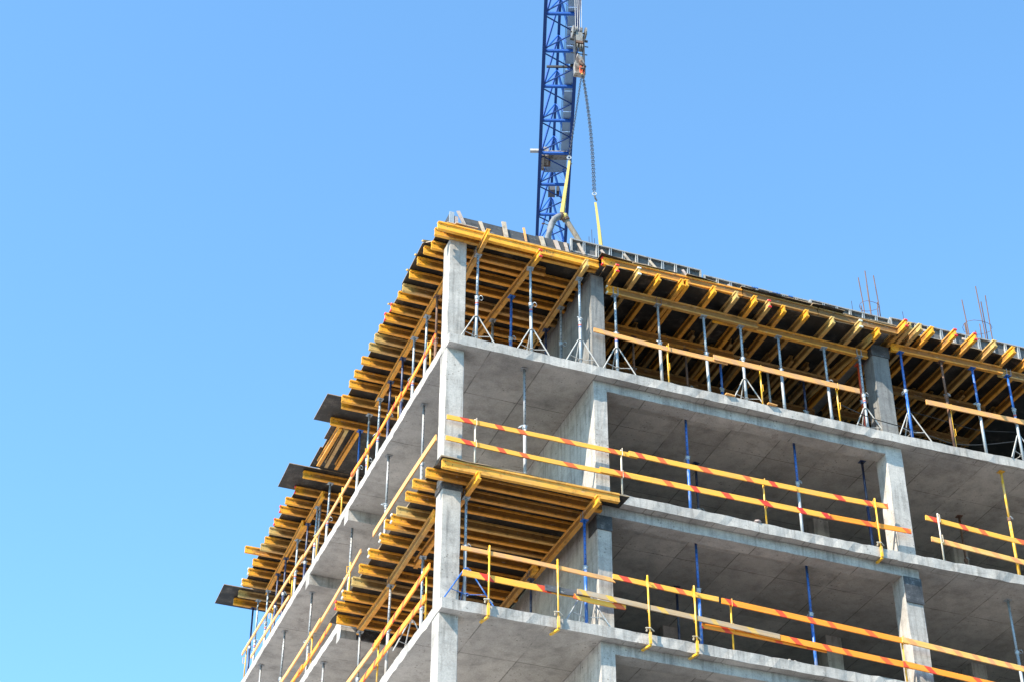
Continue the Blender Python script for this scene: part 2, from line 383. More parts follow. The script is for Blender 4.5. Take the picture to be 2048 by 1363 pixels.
for i, z in enumerate(levels):
    t0 = z + .002; top = (2.58 if i == 0 else levels[i - 1] - .222)
    c1t = top if z != -6 else -3.21
    column(.014, .40, .2, .58, t0 if z != -3 else -3.16, c1t)          # corner column
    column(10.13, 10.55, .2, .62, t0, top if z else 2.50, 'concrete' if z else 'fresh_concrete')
    column(17.2, 17.62, .12, .55, t0, top)
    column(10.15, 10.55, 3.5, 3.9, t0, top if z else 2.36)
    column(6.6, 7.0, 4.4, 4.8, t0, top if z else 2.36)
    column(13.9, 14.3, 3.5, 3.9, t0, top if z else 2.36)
    bm = B(); box(bm, 3.24, 3.535, .2, 7.0, t0, top if z else 2.55)
    bmesh.ops.subdivide_edges(bm, edges=bm.edges[:], cuts=5, use_grid_fill=True)
    for v in bm.verts: v.co += V((rnd.uniform(-1, 1), rnd.uniform(-1, 1), 0)) * .003
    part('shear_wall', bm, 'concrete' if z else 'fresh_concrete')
    bm = B(); box(bm, 3.6, XR - .1, 6.3, 6.5, t0, top if z else 2.36); part('light_block_wall', bm)  # unseen wall added to keep daylight from the back out of the bays
    bm = B(); box(bm, 17.25, 17.5, .56, 6.28, t0, top if z else 2.36); part('light_block_wall', bm)  # unseen end wall added to block light from the right
    if z < 0:
        u = levels[i - 1]
        bm = B(); box(bm, 3.537, 10.128, .203, .55, u - .44, u - .221)
        bmesh.ops.subdivide_edges(bm, edges=[e for e in bm.edges if abs((e.verts[0].co - e.verts[1].co).x) > 2], cuts=36)
        for v in bm.verts: v.co += V((0, rnd.uniform(-.004, .004), rnd.uniform(-1, 1) * (.007 if v.co.z < u - .4 else 0)))
        part('beam', bm)
        for yb in (7.02, 10.3, 14.0):
            if yb == 14.0: continue
            bm = B(); box(bm, .003, 3.6, yb + .003, yb + .32, u - .50, u - .221); part('beam', bm)
# ------------------------------------------------------------------ timber I-beams
FH = .2
def ibeam_mesh(L):
    bm = B(); t = .04; w = .04; wb = .0165; c = .016
    def ringp(x, ins):
        z0, z1 = ins, FH - ins
        pr = [(-w, z0), (w, z0), (w, t - .004), (wb, t + .003), (wb, FH - t - .003), (w, FH - t + .004), (w, z1), (-w, z1), (-w, FH - t + .004), (-wb, FH - t - .003), (-wb, t + .003), (-w, t - .004)]
        return [bm.verts.new((x, y, z)) for y, z in pr]
    xs = [(0, c), (c * 1.2, 0)] + [(L * k / 4, 0) for k in (1, 2, 3)] + [(L - c * 1.2, 0), (L, c)]
    R = [ringp(*q) for q in xs]
    sag = rnd.uniform(-.006, .006)
    for q in R[2:5]:
        for v in q: v.co.y += sag
    for a, b in zip(R, R[1:]):
        for k in range(12): bm.faces.new((a[k], a[(k + 1) % 12], b[(k + 1) % 12], b[k]))
    bm.faces.new(R[0][::-1]); bm.faces.new(R[-1])
    return bm
def ibeam(name, p0, p1, label, group, mat='yellow_timber', cap=None):
    p0 = V(p0); p1 = V(p1); L = (p1 - p0).length
    d, s, u = frame(p0, p1)
    mw = Matrix((d, s, u)).transposed().to_4x4(); mw.translation = p0
    o = obj(name, ibeam_mesh(L), mat, None, mw); tag(o, label, 'formwork beam', group)
    if cap:
        for z0 in (-.003, FH - .042):
            bm = B(); box(bm, -.012, .022, -.044, .044, z0, z0 + .045)
            bmesh.ops.bevel(bm, geom=bm.edges[:], offset=.008, segments=1, affect='EDGES')
            obj('end_cap', bm, cap, o)
    return o
# --- joists whose tips show along the left edge of the roof (x across, tips at about x = -0.38)
G1 = 'roof formwork joists on the left edge'
tipsL = [(-.34, -.03, 3.34), (-.33, .19, 3.34), (-.25, .64, 2.36), (-.35, .85, 3.32), (-.36, 1.26, 3.3), (-.37, 1.76, 3.3), (-.36, 2.27, 3.3), (-.37, 2.56, 3.2), (-.38, 3.05, 3.2),
         (-.40, 3.43, 3.2), (-.39, 3.88, 3.2), (-.38, 4.25, 3.2), (-.40, 4.62, 3.2), (-.40, 5.20, 3.2), (-.40, 5.77, 3.2), (-.39, 6.21, 3.2), (-.38, 6.87, 3.1),
         (-.31, 7.12, 3.1), (-.36, 7.90, 3.1), (-.32, 10.49, 3.1), (-.31, 11.29, 3.1), (-.40, 11.89, 3.2), (-.42, 12.36, 3.2), (-.39, 13.05, 3.2), (-.40, 13.52, 3.2), (-.38, 14.06, 3.2),
         (-.39, 14.46, 3.2), (-.75, 14.74, 2.9), (-.38, 15.34, 3.2), (-.37, 15.90, 3.2), (-.38, 16.55, 3.2), (-.31, 17.23, 3.1), (-.32, 17.74, 3.1)]
capL = {8: 'red_cap', 9: 'red_cap', 20: 'red_cap', 22: 'red_cap', 23: 'red_cap', 29: 'white_cap', 30: 'white_cap'}
oldL = {6, 11, 12, 24, 26, 31}
JL = []
for i, (x, y, xe) in enumerate(tipsL):
    k = i + 1
    desc = {0: 'long bright yellow I-beam lying along the front edge of the corner roof bay',
            1: 'yellow I-beam right behind the front edge beam, above the corner column',
            27: 'longest yellow joist, sticking out past its neighbours on the left roof edge',
            17: 'yellow joist under the first wide black plywood sheet, nearer the corner', 18: 'yellow joist under the first wide plywood sheet, farther from the corner',
            19: 'yellow joist under the second wide plywood sheet, nearer the corner', 20: 'yellow joist under the second wide plywood sheet, farther from the corner',
            31: 'yellow joist under the farthest wide plywood sheet, nearer the corner', 32: 'last yellow joist on the left, under the farthest plywood sheet'}.get(i)
    if not desc:
        a = {'red_cap': 'red tipped', 'white_cap': 'white tipped'}.get(capL.get(i), 'weathered brown' if i in oldL else 'yellow')
        desc = '%s roof joist, %s tip from the corner column along the left roof edge' % (a, ORD[k])
    JL.append(ibeam('formwork_joist', (x, y, 2.58), (xe, y + rnd.uniform(-.05, .03), 2.58), desc, G1, 'old_timber' if i in oldL else 'painted_timber' if i < 2 else 'yellow_timber', capL.get(i)))
# three beams along the edge between the wide sheets
for k, (x0, x1) in enumerate(((-.06, -.10), (.10, .10), (.40, .36))):
    ibeam('formwork_joist', (x0, 8.02, 2.58), (x1, 9.86, 2.58), '%s short brown joist running lengthwise between the two nearer wide plywood sheets' % ('outer', 'middle', 'inner')[k], G1, 'old_timber' if k == 1 else 'yellow_timber')
# --- bearers of the corner and left bays
G2 = 'roof formwork bearers'
def bearer(a, b, lab, mat='yellow_timber', cap=None, g=G2): return ibeam('formwork_bearer', a, b, lab, g, mat, cap)
bearer((.66, -.44, 2.38), (.74, 2.35, 2.38), 'yellow bearer with its tip left of centre under the front of the corner roof bay')
bearer((1.93, -.18, 2.38), (1.69, 3.1, 2.38), 'red tipped bearer in the middle of the corner roof bay', 'yellow_timber', 'red_cap')
bearer((2.98, -.24, 2.38), (2.97, 2.95, 2.38), 'pale yellow bearer beside the second front column in the corner roof bay', 'old_timber')
bearer((.36, 1.25, 2.38), (.38, 6.52, 2.38), 'long yellow bearer along the left roof edge behind the corner column')
bearer((.35, 10.9, 2.38), (.35, 14.6, 2.38), 'yellow bearer in the middle of the left roof edge, nearer the corner')
bearer((.27, 12.5, 2.38), (.34, 16.5, 2.38), 'yellow bearer at the far end of the left roof edge')
bearer((1.75, 3.05, 2.38), (1.72, 6.9, 2.38), 'inner yellow bearer deep under the left roof bay', 'old_timber')
bearer((2.92, 2.6, 2.38), (2.9, 6.9, 2.38), 'deepest brown bearer against the wall under the corner roof bay', 'old_timber')
# --- joists of the middle front bay, tips toward the viewer
G3 = 'front roof joists of the middle bay'
tm = [(3.69, -.32), (4.17, -.40), (4.66, -.36), (5.30, -.40), (5.96, -.41), (6.50, -.41), (6.95, -.42), (7.31, -.37), (7.70, -.33), (8.25, -.37), (8.91, -.35), (9.55, -.45), (10.06, -.36)]
capm = {0: 'red_cap', 7: 'red_cap', 1: 'white_cap', 11: 'white_cap'}; oldm = {1, 5, 7, 10, 11}
for i, (x, y) in enumerate(tm):
    a = 'red tipped' if capm.get(i) == 'red_cap' else 'white tipped' if i in capm else 'weathered' if i in oldm else 'yellow tipped'
    ibeam('formwork_joist', (x - .04, y, 2.36), (x - .04 + rnd.uniform(-.06, .06), y + 3.3, 2.36), '%s joist, %s tip to the right of the second front column' % (a, ORD[i + 1]), G3, 'old_timber' if i in oldm else 'yellow_timber', capm.get(i))
ibeam('formwork_joist', (5.165, -.38, 2.36), (5.15, 2.9, 2.36), 'joist laid tight against the left side of the fourth tip, forming a pair', G3)
ibeam('formwork_joist', (10.0, -.1, 2.36), (9.7, 2.6, 2.36), 'slanting brown joist tucked behind the last tip before the third front column', G3, 'old_timber')
for i, x in enumerate((3.85, 4.45, 4.95, 5.62, 6.2, 6.72, 7.2, 7.62, 8.1, 8.6, 9.2, 9.7)):
    ibeam('formwork_joist', (x + rnd.uniform(-.12, .12), 1.1 + .5 * rnd.random(), 2.36), (x + rnd.uniform(-.2, .2), 5.6, 2.36), 'brown inner joist, %s of the back row in the dark middle roof bay' % ORD[i + 1], 'inner roof joists of the middle bay', 'shaded_brown_timber')
# edge beam on top of those joists
ibeam('edge_beam', (3.36, -.16, 2.58), (6.68, -.22, 2.58), 'long yellow edge beam with a red end on top of the front joists', 'roof edge beams', 'yellow_timber', 'red_cap')
ibeam('edge_beam', (6.70, -.22, 2.58), (8.55, -.22, 2.58), 'grey weathered edge beam butted to the yellow one above the front joists', 'roof edge beams', 'shaded_brown_timber')
ibeam('edge_beam', (8.57, -.22, 2.58), (10.62, -.22, 2.58), 'brown edge beam ending above the third front column', 'roof edge beams', 'shaded_brown_timber')
bearer((3.62, .23, 2.16), (7.25, .23, 2.16), 'front yellow bearer in the middle bay, starting at the second front column', 'yellow_timber', 'white_cap')
bearer((6.2, .325, 2.16), (10.08, .325, 2.16), 'front yellow bearer lapped behind the other and ending at the third front column')
bearer((3.62, 1.46, 2.16), (7.27, 1.46, 2.16), 'second-row bearer in the dark middle bay, left half', 'yellow_timber')
bearer((6.9, 1.55, 2.16), (10.0, 1.55, 2.16), 'second-row bearer in the dark middle bay, right half', 'old_timber')
bearer((3.75, 2.75, 2.16), (7.0, 2.75, 2.16), 'third-row bearer deep in the dark middle bay, left half', 'shaded_brown_timber')
bearer((6.7, 2.85, 2.16), (10.1, 2.85, 2.16), 'third-row bearer deep in the dark middle bay, right half', 'shaded_brown_timber')
# --- right bay, one beam height up
G4 = 'front roof joists of the right bay'
tr = [(10.65, -.59), (10.79, -.54), (11.03, -.59), (11.34, -.59), (11.88, -.68), (12.38, -.71), (12.94, -.66), (13.48, -.60), (14.02, -.64), (14.55, -.62)]
capr = {4: 'red_cap', 5: 'red_cap', 0: 'red_cap'}; oldr = {1, 2, 6}
for i, (x, y) in enumerate(tr):
    a = 'red tipped' if capr.get(i) else 'weathered' if i in oldr else 'yellow tipped'
    ibeam('formwork_joist', (x - .04, y, 2.58), (x - .04 + rnd.uniform(-.05, .05), y + 3.9, 2.58), '%s joist, %s tip to the right of the third front column' % (a, ORD[i + 1]), G4, 'old_timber' if i in oldr else 'yellow_timber', capr.get(i))
for i, x in enumerate((10.9, 11.2, 11.6, 12.1, 12.7, 13.2, 13.8, 14.4)):
    ibeam('formwork_joist', (x + rnd.uniform(-.12, .12), 1.3 + .5 * rnd.random(), 2.58), (x + rnd.uniform(-.2, .2), 5.9, 2.58), 'brown inner joist, %s of the back row in the dark right roof bay' % ORD[i + 1], 'inner roof joists of the right bay', 'shaded_brown_timber')
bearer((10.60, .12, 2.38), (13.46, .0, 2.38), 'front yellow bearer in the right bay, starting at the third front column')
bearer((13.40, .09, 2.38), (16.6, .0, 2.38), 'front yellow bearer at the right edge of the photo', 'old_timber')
bearer((10.6, 1.6, 2.38), (14.0, 1.55, 2.38), 'second-row bearer in the dark right bay', 'shaded_brown_timber')
bearer((10.6, 2.9, 2.38), (14.4, 2.9, 2.38), 'third-row bearer deep in the dark right bay', 'shaded_brown_timber')
# --- lower corner deck
G5 = 'joists of the lower corner deck'
tb = [(-.17, -.28, 3.50), (-.35, .13, 3.32), (-.46, .61, 3.1), (-.44, 1.10, 3.08), (-.43, 1.70, 3.06), (-.44, 2.03, 3.0), (-.49, 2.28, 3.0), (-.42, 2.84, 3.0), (-.45, 3.52, 3.1), (-.44, 4.20, 3.1), (-.42, 4.78, 3.1), (-.44, 5.43, 3.1), (-.44, 5.95, 3.1), (-.23, 6.53, 3.1)]
capb = {6: None, 5: 'white_cap', 7: 'white_cap', 8: 'white_cap', 11: 'white_cap', 12: 'red_cap'}
for i, (x, y, xe) in enumerate(tb):
    d = {0: 'long bright yellow I-beam along the front edge of the lower corner deck', 13: 'last yellow joist of the lower corner deck, beside the black board'}.get(i)
    a = {'red_cap': 'red tipped', 'white_cap': 'white tipped'}.get(capb.get(i), 'weathered' if i in (4, 10) else 'yellow')
    o = ibeam('formwork_joist', (x, y, -3.42), (xe, y + rnd.uniform(-.04, .03), -3.42), d or '%s joist, %s tip from the front under the lower corner deck' % (a, ORD[i + 1]), G5, 'old_timber' if i in (4, 10) else 'painted_timber' if i < 1 else 'yellow_timber', capb.get(i))
    JL.append(o)
G6 = 'bearers of the lower corner deck'
bearer((.54, -.44, -3.62), (.50, 3.3, -3.62), 'yellow bearer beside the corner column with its tip under the lower deck', g=G6)
bearer((.22, 1.2, -3.62), (.25, 4.35, -3.62), 'outer yellow bearer under the left edge of the lower deck, nearer the corner', g=G6)
bearer((.31, 4.1, -3.62), (.27, 6.55, -3.62), 'outer yellow bearer under the left edge of the lower deck, far half', g=G6)
bearer((3.0, -.47, -3.62), (2.93, 2.9, -3.62), 'long yellow bearer beside the wall under the lower deck', g=G6)
bearer((2.84, 2.4, -3.62), (2.84, 5.3, -3.62), 'second yellow bearer along the wall lapped deeper under the lower deck', g=G6)

# lettering stamped on a few webs
def letter(o, txt, x, size=.085, side=-1):
    cu = bpy.data.curves.new('lettering', 'FONT'); cu.body = txt; cu.size = size; cu.align_y = 'CENTER'
    t = bpy.data.objects.new('lettering_tmp', cu); COL.objects.link(t)
    bpy.context.view_layer.update()
    me = bpy.data.meshes.new_from_object(t.evaluated_get(bpy.context.evaluated_depsgraph_get()))
    bpy.data.objects.remove(t)
    me.materials.clear(); me.materials.append(M['ink'])
    r = bpy.data.objects.new('lettering', me); COL.objects.link(r); r.parent = o
    r.matrix_basis = Matrix.Translation((x, -.0185, .1)) @ Matrix.Rotation(math.radians(90), 4, 'X')
nL = len(tipsL)
for o, x in ((JL[1], .95), (JL[0], 2.3), (JL[nL + 1], 1.0), (JL[nL + 9], .75), (JL[nL + 11], .35), (JL[17], .85)): letter(o, 'eco Eco P', x)

# ------------------------------------------------------------------ plywood sheets
def sheet(name, poly, z0, t, label, mat='ply', group='plywood formwork sheets', rag=()):
    bm = slab(poly, z0, z0 + t, rag, .012, .25)
    return tag(obj(name, bm, mat), label, 'plywood sheet', group)
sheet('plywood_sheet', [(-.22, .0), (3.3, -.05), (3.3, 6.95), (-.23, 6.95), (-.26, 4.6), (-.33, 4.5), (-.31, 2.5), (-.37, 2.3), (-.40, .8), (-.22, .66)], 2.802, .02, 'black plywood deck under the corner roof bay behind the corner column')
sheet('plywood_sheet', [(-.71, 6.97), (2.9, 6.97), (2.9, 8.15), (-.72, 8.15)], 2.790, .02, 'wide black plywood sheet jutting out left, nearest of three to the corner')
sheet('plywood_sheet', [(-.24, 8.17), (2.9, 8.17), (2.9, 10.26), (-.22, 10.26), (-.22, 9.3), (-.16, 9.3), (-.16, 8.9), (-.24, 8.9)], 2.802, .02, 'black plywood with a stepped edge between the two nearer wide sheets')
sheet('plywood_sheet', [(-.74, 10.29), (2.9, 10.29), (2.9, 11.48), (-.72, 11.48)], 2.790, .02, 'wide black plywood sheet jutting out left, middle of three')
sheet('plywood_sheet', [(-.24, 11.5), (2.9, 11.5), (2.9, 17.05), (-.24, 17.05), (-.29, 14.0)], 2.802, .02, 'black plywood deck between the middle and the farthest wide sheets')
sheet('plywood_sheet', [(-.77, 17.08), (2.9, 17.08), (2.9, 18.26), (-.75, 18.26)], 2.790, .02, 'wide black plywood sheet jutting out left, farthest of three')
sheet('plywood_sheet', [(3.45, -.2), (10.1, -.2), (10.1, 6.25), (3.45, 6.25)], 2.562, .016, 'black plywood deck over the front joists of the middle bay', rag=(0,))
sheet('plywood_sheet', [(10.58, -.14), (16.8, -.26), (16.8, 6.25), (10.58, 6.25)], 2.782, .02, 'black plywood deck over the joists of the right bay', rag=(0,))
for j, (x0, x1, y0, y1, z) in enumerate(((3.30, 4.05, -.30, -.25, 2.79), (4.07, 5.30, -.24, -.24, 2.786), (5.32, 6.06, -.30, -.26, 2.786), (6.08, 6.62, -.19, -.2, 2.786), (6.64, 8.38, -.31, -.32, 2.792), (8.4, 9.2, -.33, -.34, 2.798), (9.22, 10.56, -.25, -.27, 2.79))):
    sheet('plywood_sheet', [(x0, y0), (x1, y1), (x1, .06), (x0, .06)], z, .018, 'dark ragged plywood strip under the edge panels, %s to the right of the second column' % ORD[j + 1], rag=(0,), group='plywood strips under the edge panels')
sheet('plywood_sheet', [(-.21, -.36), (3.74, -.28), (3.71, .185), (3.2, .185), (3.2, 6.98), (-.28, 6.98)], -3.216, .022, 'black plywood of the lower corner deck with a pale cut edge', group=None, rag=(0, 5))
def board(name, x0, x1, y0, y1, z0, z1, label, mat='black_board', cat='form board'):
    bm = B(); box(bm, x0, x1, y0, y1, z0, z1); return tag(obj(name, bm, mat), label, cat)
board('form_board', .36, 3.2, 6.985, 7.018, -3.49, -3.23, 'long black form board on the beam at the far end of the lower deck')
def collar(x0, x1, y0, y1, z0, z1, label, open_top=0):
    bm = B(); t = .022
    box(bm, x0 - t, x1 + t, y0 - t, y0 - .002, z0, z1); box(bm, x0 - t, x0 - .006, y0 - .002, y1, z0, z1); box(bm, x1 + .006, x1 + t, y0 - .002, y1, z0, z1)
    tag(obj('column_collar', bm, 'black_board'), label, 'form board', 'black plywood collars on column heads')
collar(.014, .40, .2, .58, -3.56, -3.425, 'black plywood collar on the corner column under the lower deck')
board('form_board', 10.14, 10.56, .178, .197, -4.05, -3.45, 'black stained board on the third front column below the middle slab')
collar(10.13, 10.55, .2, .62, 2.2, 2.5, 'black plywood collar on the third front column under the roof formwork')
collar(3.24, 3.53, .2, .6, -3.78, -3.46, 'black stained band on the second front column beside the lower deck')

# ------------------------------------------------------------------ edge formwork of the roof
bm = B()
for x0, x1, z1, y in ((.26, 1.16, 3.14, .062), (1.165, 1.92, 3.12, .066), (1.925, 2.7, 3.14, .062)): box(bm, x0, x1, y, y + .022, 2.83, z1)
tag(obj('edge_board', bm, 'grey_timber'), 'grey weathered edge boards along the front of the corner roof bay', 'edge boards')
cl = [(.10, .27, 3.27, 2.92, .075, 'pale'), (.60, .72, 3.13, 2.84, .075, 'pale'), (1.14, 1.22, 3.28, 2.85, .10, 'pale'), (1.60, 1.68, 3.25, 2.86, .045, 'raw'), (2.00, 2.09, 3.13, 2.84, .10, 'pale'), (2.33, 2.44, 3.12, 2.84, .095, 'pale'), (2.56, 2.64, 3.12, 2.84, .07, 'pale')]
for j, (x0, x1, z1, z0, w, mt) in enumerate(cl):
    bm = B(); bar(bm, (x1, .02, z0), (x0 + .03, .046, z1), w, .022, V((0, 1, 0)))
    tag(obj('wooden_cleat', bm, 'pale_timber' if mt == 'pale' else 'raw_plank'), '%s wooden cleat nailed to the grey edge boards, %s from the corner' % ('pale' if mt == 'pale' else 'narrow orange', ORD[j + 1]), 'cleat', 'wooden cleats on the edge boards')
bm = B(); box(bm, -.12, .22, -.03, -.005, 2.83, 2.85); box(bm, .05, .55, -.075, -.03, 2.83, 2.848)
tag(obj('offcut_board', bm, 'pale_timber'), 'thin grey boards lying flat on the edge beam at the roof corner', 'board')
t = thing('steel_edge_panel', 'short pale steel panel standing on the roof corner above the corner column', 'formwork panel', (-.06, .05, 2.83), 'steel edge panels on the roof')
bm = B(); box(bm, 0, .012, 0, .9, 0, .33); box(bm, .012, .2, .012, .02, 0, .30); obj('sheet_face', bm, 'black_board', t)
bm = B(); box(bm, -.006, .10, -.03, .0, 0, .36); obj('end_rib', bm, 'galv', t)
bm = B(); box(bm, .12, .19, -.03, .0, 0, .26); obj('end_post', bm, 'pale_timber', t)
def edge_panel(x0, x1, y0, y1, z0, H, label, step=.31, top='rail_steel', depth=.07, seed=1):
    """steel-framed shutter lying on its side: face sheet, frame rails, paired ribs"""
    L = math.hypot(x1 - x0, y1 - y0); mw = Matrix.Translation((x0, y0, z0)) @ Matrix.Rotation(math.atan2(y1 - y0, x1 - x0), 4, 'Z')
    t = thing('steel_edge_panel', label, 'formwork panel', group='steel edge panels on the roof', mw=mw)
    bm = B(); box(bm, .004, L - .004, depth - .012, depth, .01, H - .004); obj('sheet_face', bm, 'panel_skin', t)
    bm = B(); box(bm, 0, L, 0, depth - .013, H - .03, H)
    bmesh.ops.subdivide_edges(bm, edges=[e for e in bm.edges if abs((e.verts[0].co - e.verts[1].co).x) > 1], cuts=int(L / .15))
    r2 = random.Random(seed)
    for v in bm.verts: v.co.z += r2.uniform(-.004, .004)
    obj('top_rail', bm, top, t)
    bm = B(); box(bm, 0, L, .01, depth - .013, 0, .02); obj('bottom_rail', bm, 'panel_skin', t)
    for xe in (0, L - .035):
        bm = B(); box(bm, xe, xe + .035, -.006, depth - .014, .021, H - .031); obj('end_rib', bm, 'rail_steel', t)
    n = int(L / step)
    for k in range(1, n):
        x = k * L / n
        bm = B()
        for dx in (-.026, .014): box(bm, x + dx, x + dx + .012, .0, depth - .014, .021, H - .031)
        obj('rib_pair', bm, 'galv' if (k + seed) % 3 else 'white_steel', t)
    return t
edge_panel(2.73, 5.86, .05, .05, 2.93, .38, 'tall steel edge panel with paired ribs right of the hanging hose', seed=1)
edge_panel(5.92, 8.55, .05, .05, 2.93, .265, 'low steel edge panel next to the tall one on the front roof edge', .315, 'rail_steel', seed=2)
edge_panel(8.58, 10.62, .05, .05, 2.94, .30, 'low steel edge panel above the third front column', .32, 'rail_steel', seed=3)
edge_panel(10.64, 13.3, .04, -.02, 2.93, .36, 'low dark steel edge panel behind the joists right of the third column', .32, 'rail_steel', seed=4)
edge_panel(13.32, 16.5, -.02, -.10, 2.93, .39, 'low steel edge panel running out of the right side of the photo', .32, 'rail_steel', seed=5)
for j, (x, y, z, l, st) in enumerate(((3.02, .0, 2.88, .30, -.13), (3.55, .0, 2.95, .2, -.12), (4.13, -.01, 2.95, .24, -.16), (4.73, -.02, 2.95, .22, -.16), (5.48, -.01, 2.95, .2, -.1), (6.58, -.03, 2.92, .1, -.12), (9.22, -.03, 2.93, .10, -.12), (10.18, -.03, 2.93, .09, -.12), (9.9, -.0, 2.93, .08, -.1), (11.6, -.06, 3.05, .03, -.3), (12.75, -.1, 3.05, .03, -.3))):
    bm = B(); bar(bm, (x, y, z), (x + st, y + .03, z + l), .06, .022, V((0, 1, 0)))
    tag(obj('wooden_wedge', bm, 'pale_timber'), 'small pale wooden wedge leaning in the edge panels, %s from the hanging hose' % ORD[j + 1], 'wedge', 'wooden wedges in the edge panels')
for j, (y, y2, z2) in enumerate(((.75, .95, 3.0), (1.25, 1.5, 2.9), (1.82, 2.1, 2.9), (3.14, 3.35, 3.05))):
    bm = B(); bar(bm, (-.42, y, 2.832), (.1, y2, z2 + .05), .05, .03)
    tag(obj('wooden_strut', bm, 'old_timber'), 'thin wooden strut poking out over the left roof edge, %s from the corner' % ORD[j + 1], 'strut', 'wooden struts on the left roof edge')
# blue paint patches on the low panels
bm = B()
for x, w in ((7.1, .16), (7.62, .2), (8.02, .12)): box(bm, x, x + w, .046, .049, 3.168, 3.193)
tag(obj('blue_tape', bm, 'blue_paint'), 'torn blue patches along the low steel edge panels', 'tape')

# ------------------------------------------------------------------ steel props
def tri_dir(k, ph): return V((math.cos(ph + k * 2.094), math.sin(ph + k * 2.094), 0))
def prop(x, y, z0, z1, style, label, group, hc=None, fork=None, sticker=False, lean=(0, 0)):
    H = z1 - z0; hc = hc or H * rnd.uniform(.5, .6)
    up = {'galv': ('galv', 'galv_holes'), 'blue': ('blue_paint', 'blue_holes'), 'navy': ('navy_paint', 'navy_paint'), 'rusty': ('rusty', 'rusty'), 'grey': ('grey_steel', 'grey_steel'),
          'mix': ('galv', 'blue_holes'), 'yellow': ('yellow_steel', 'yellow_steel'), 'red': ('red_paint', 'red_paint'), 'pale': ('white_steel', 'grey_steel')}[style]
    t = thing('steel_prop', label, 'prop', (x, y, z0), group)
    t.rotation_euler = (0, 0, rnd.uniform(-.2, .2))
    lx, ly = (lean[0] + rnd.uniform(-.022, .022), lean[1] + rnd.uniform(-.012, .012))
    P = lambda z: V((lx * z / H, ly * z / H, z))
    bm = B(); box(bm, -.06, .06, -.06, .06, .003, .010); obj('base_plate', bm, up[0], t)
    bm = B(); tube(bm, [P(.010), P(hc * .5), P(hc)], .034, 10); ot = obj('outer_tube', bm, up[0], t, smooth=True)
    bm = B(); tube(bm, [P(hc + .001), P((hc + H) / 2), P(H - .010)], .0275, 10); obj('inner_tube', bm, up[1], t, smooth=True)
    bm = B(); tube(bm, [P(hc - .05), P(hc - .03), P(hc + .03), P(hc + .045)], [.038, .046, .046, .031], 10); cn = obj('collar_nut', bm, 'galv' if style not in ('rusty', 'yellow') else 'rusty', t)
    bm = B(); a = rnd.uniform(0, 6.28)
    c = P(hc + .005) + V((math.cos(a), math.sin(a), 0)) * .085
    ring(bm, c, .05, .008, V((math.cos(a + .6), math.sin(a + .6), .8)), 12, 4)
    tube(bm, [P(hc + .05) + V((.06, -.02, -.02)), P(hc + .05) + V((-.05, .02, .01))], .008, 5)
    obj('pin_handle', bm, 'galv', cn)
    bm = B(); box(bm, -.07, .07, -.07, .07, H - .009, H - .002, Matrix.Translation((lx, ly, 0)))
    obj('head_plate', bm, up[1] if style != 'galv' else 'galv', t)
    if fork:
        bm = B()
        for s in (-1, 1):
            for q in (-.055, .055):
                if fork == 'x': box(bm, q - .011, q + .011, s * .052 - .004, s * .052 + .004, H - .002, H + .17)
                else: box(bm, s * .052 - .004, s * .052 + .004, q - .011, q + .011, H - .002, H + .17)
        f = obj('head_fork', bm, 'rusty' if style == 'pale' else 'grey_steel', t); t.rotation_euler = (0, 0, 0)
    if sticker:
        for mt, dz in (('sticker_red', -.16), ('sticker_blue', -.21)):
            bm = B(); tube(bm, [P(hc + dz), P(hc + dz + .035)], .0348, 10); obj('sticker', bm, mt, ot)
    return t
def tripod(x, y, z, label, mat='white_steel', h=.74, R=.42, ph=.5):
    t = thing('folding_tripod', label, 'tripod', (x, y, z), 'tripods holding props upright')
    for k in range(3):
        a = (-.30, math.pi + .30, math.pi / 2)[k] + (ph - .3) * .25 * (1 if k == 2 else .3); d = V((math.cos(a), math.sin(a), 0))
        bm = B(); tube(bm, [d * .05 + V((0, 0, h)), d * R + V((0, 0, .018))], .014, 7); l = obj('leg', bm, mat, t)
        bm = B(); tube(bm, [d * .06 + V((0, 0, h * .33)), d * R * .66 + V((0, 0, h * .34))], .009, 6); obj('brace', bm, mat, t)
    bm = B(); ring(bm, (0, 0, h), .042, .014, (0, 0, 1), 12, 5); obj('clamp_ring', bm, mat, t)
    bm = B(); ring(bm, (0, 0, h * .33), .045, .012, (0, 0, 1), 12, 5); obj('slide_ring', bm, mat, t)
GP = 'props under the roof formwork'
fl = [('galv', .66, .26, 2.38, 'x', 1), ('galv', 1.89, .27, 2.38, 0, 1), ('galv', 2.98, .24, 2.38, 0, 1)]
nm = ['tall galvanised prop right of the corner column on the upper slab', 'tall galvanised prop with a tripod in the middle of the corner bay', 'speckled galvanised prop with a tripod just left of the second front column']
for (st, x, y, z, f, s), l in zip(fl, nm): prop(x, y, 0, z, st, l, GP, None, 'y' if f else None, bool(s))
prop(1.83, 1.36, 0, 2.38, 'blue', 'blue prop in the second row of the corner roof bay', GP)
prop(2.99, 1.34, 0, 2.38, 'grey', 'thin grey prop beside the wall of the corner roof bay', GP)
prop(2.98, 2.22, 0, 2.38, 'navy', 'short-looking dark blue prop deep beside the wall in the corner roof bay', GP)
prop(1.77, 2.31, 0, 2.38, 'grey', 'dark grey prop in the third row of the corner roof bay', GP)
for (x, y), ph, l in zip(((.66, .26), (1.89, .27), (2.98, .24)), (.35, .42, .45), ('right of the corner column', 'in mid bay', 'left of the second front column')):
    tripod(x, y, 0, 'white steel tripod around the prop %s on the upper slab' % l, ph=ph)
pl = [(.34, 1.94, 'rusty', 0), (.35, 2.71, 'galv', 0), (.36, 3.57, 'galv', 1), (.37, 4.40, 'navy', 0), (.36, 5.38, 'navy', 0), (.35, 6.14, 'galv', 1)]
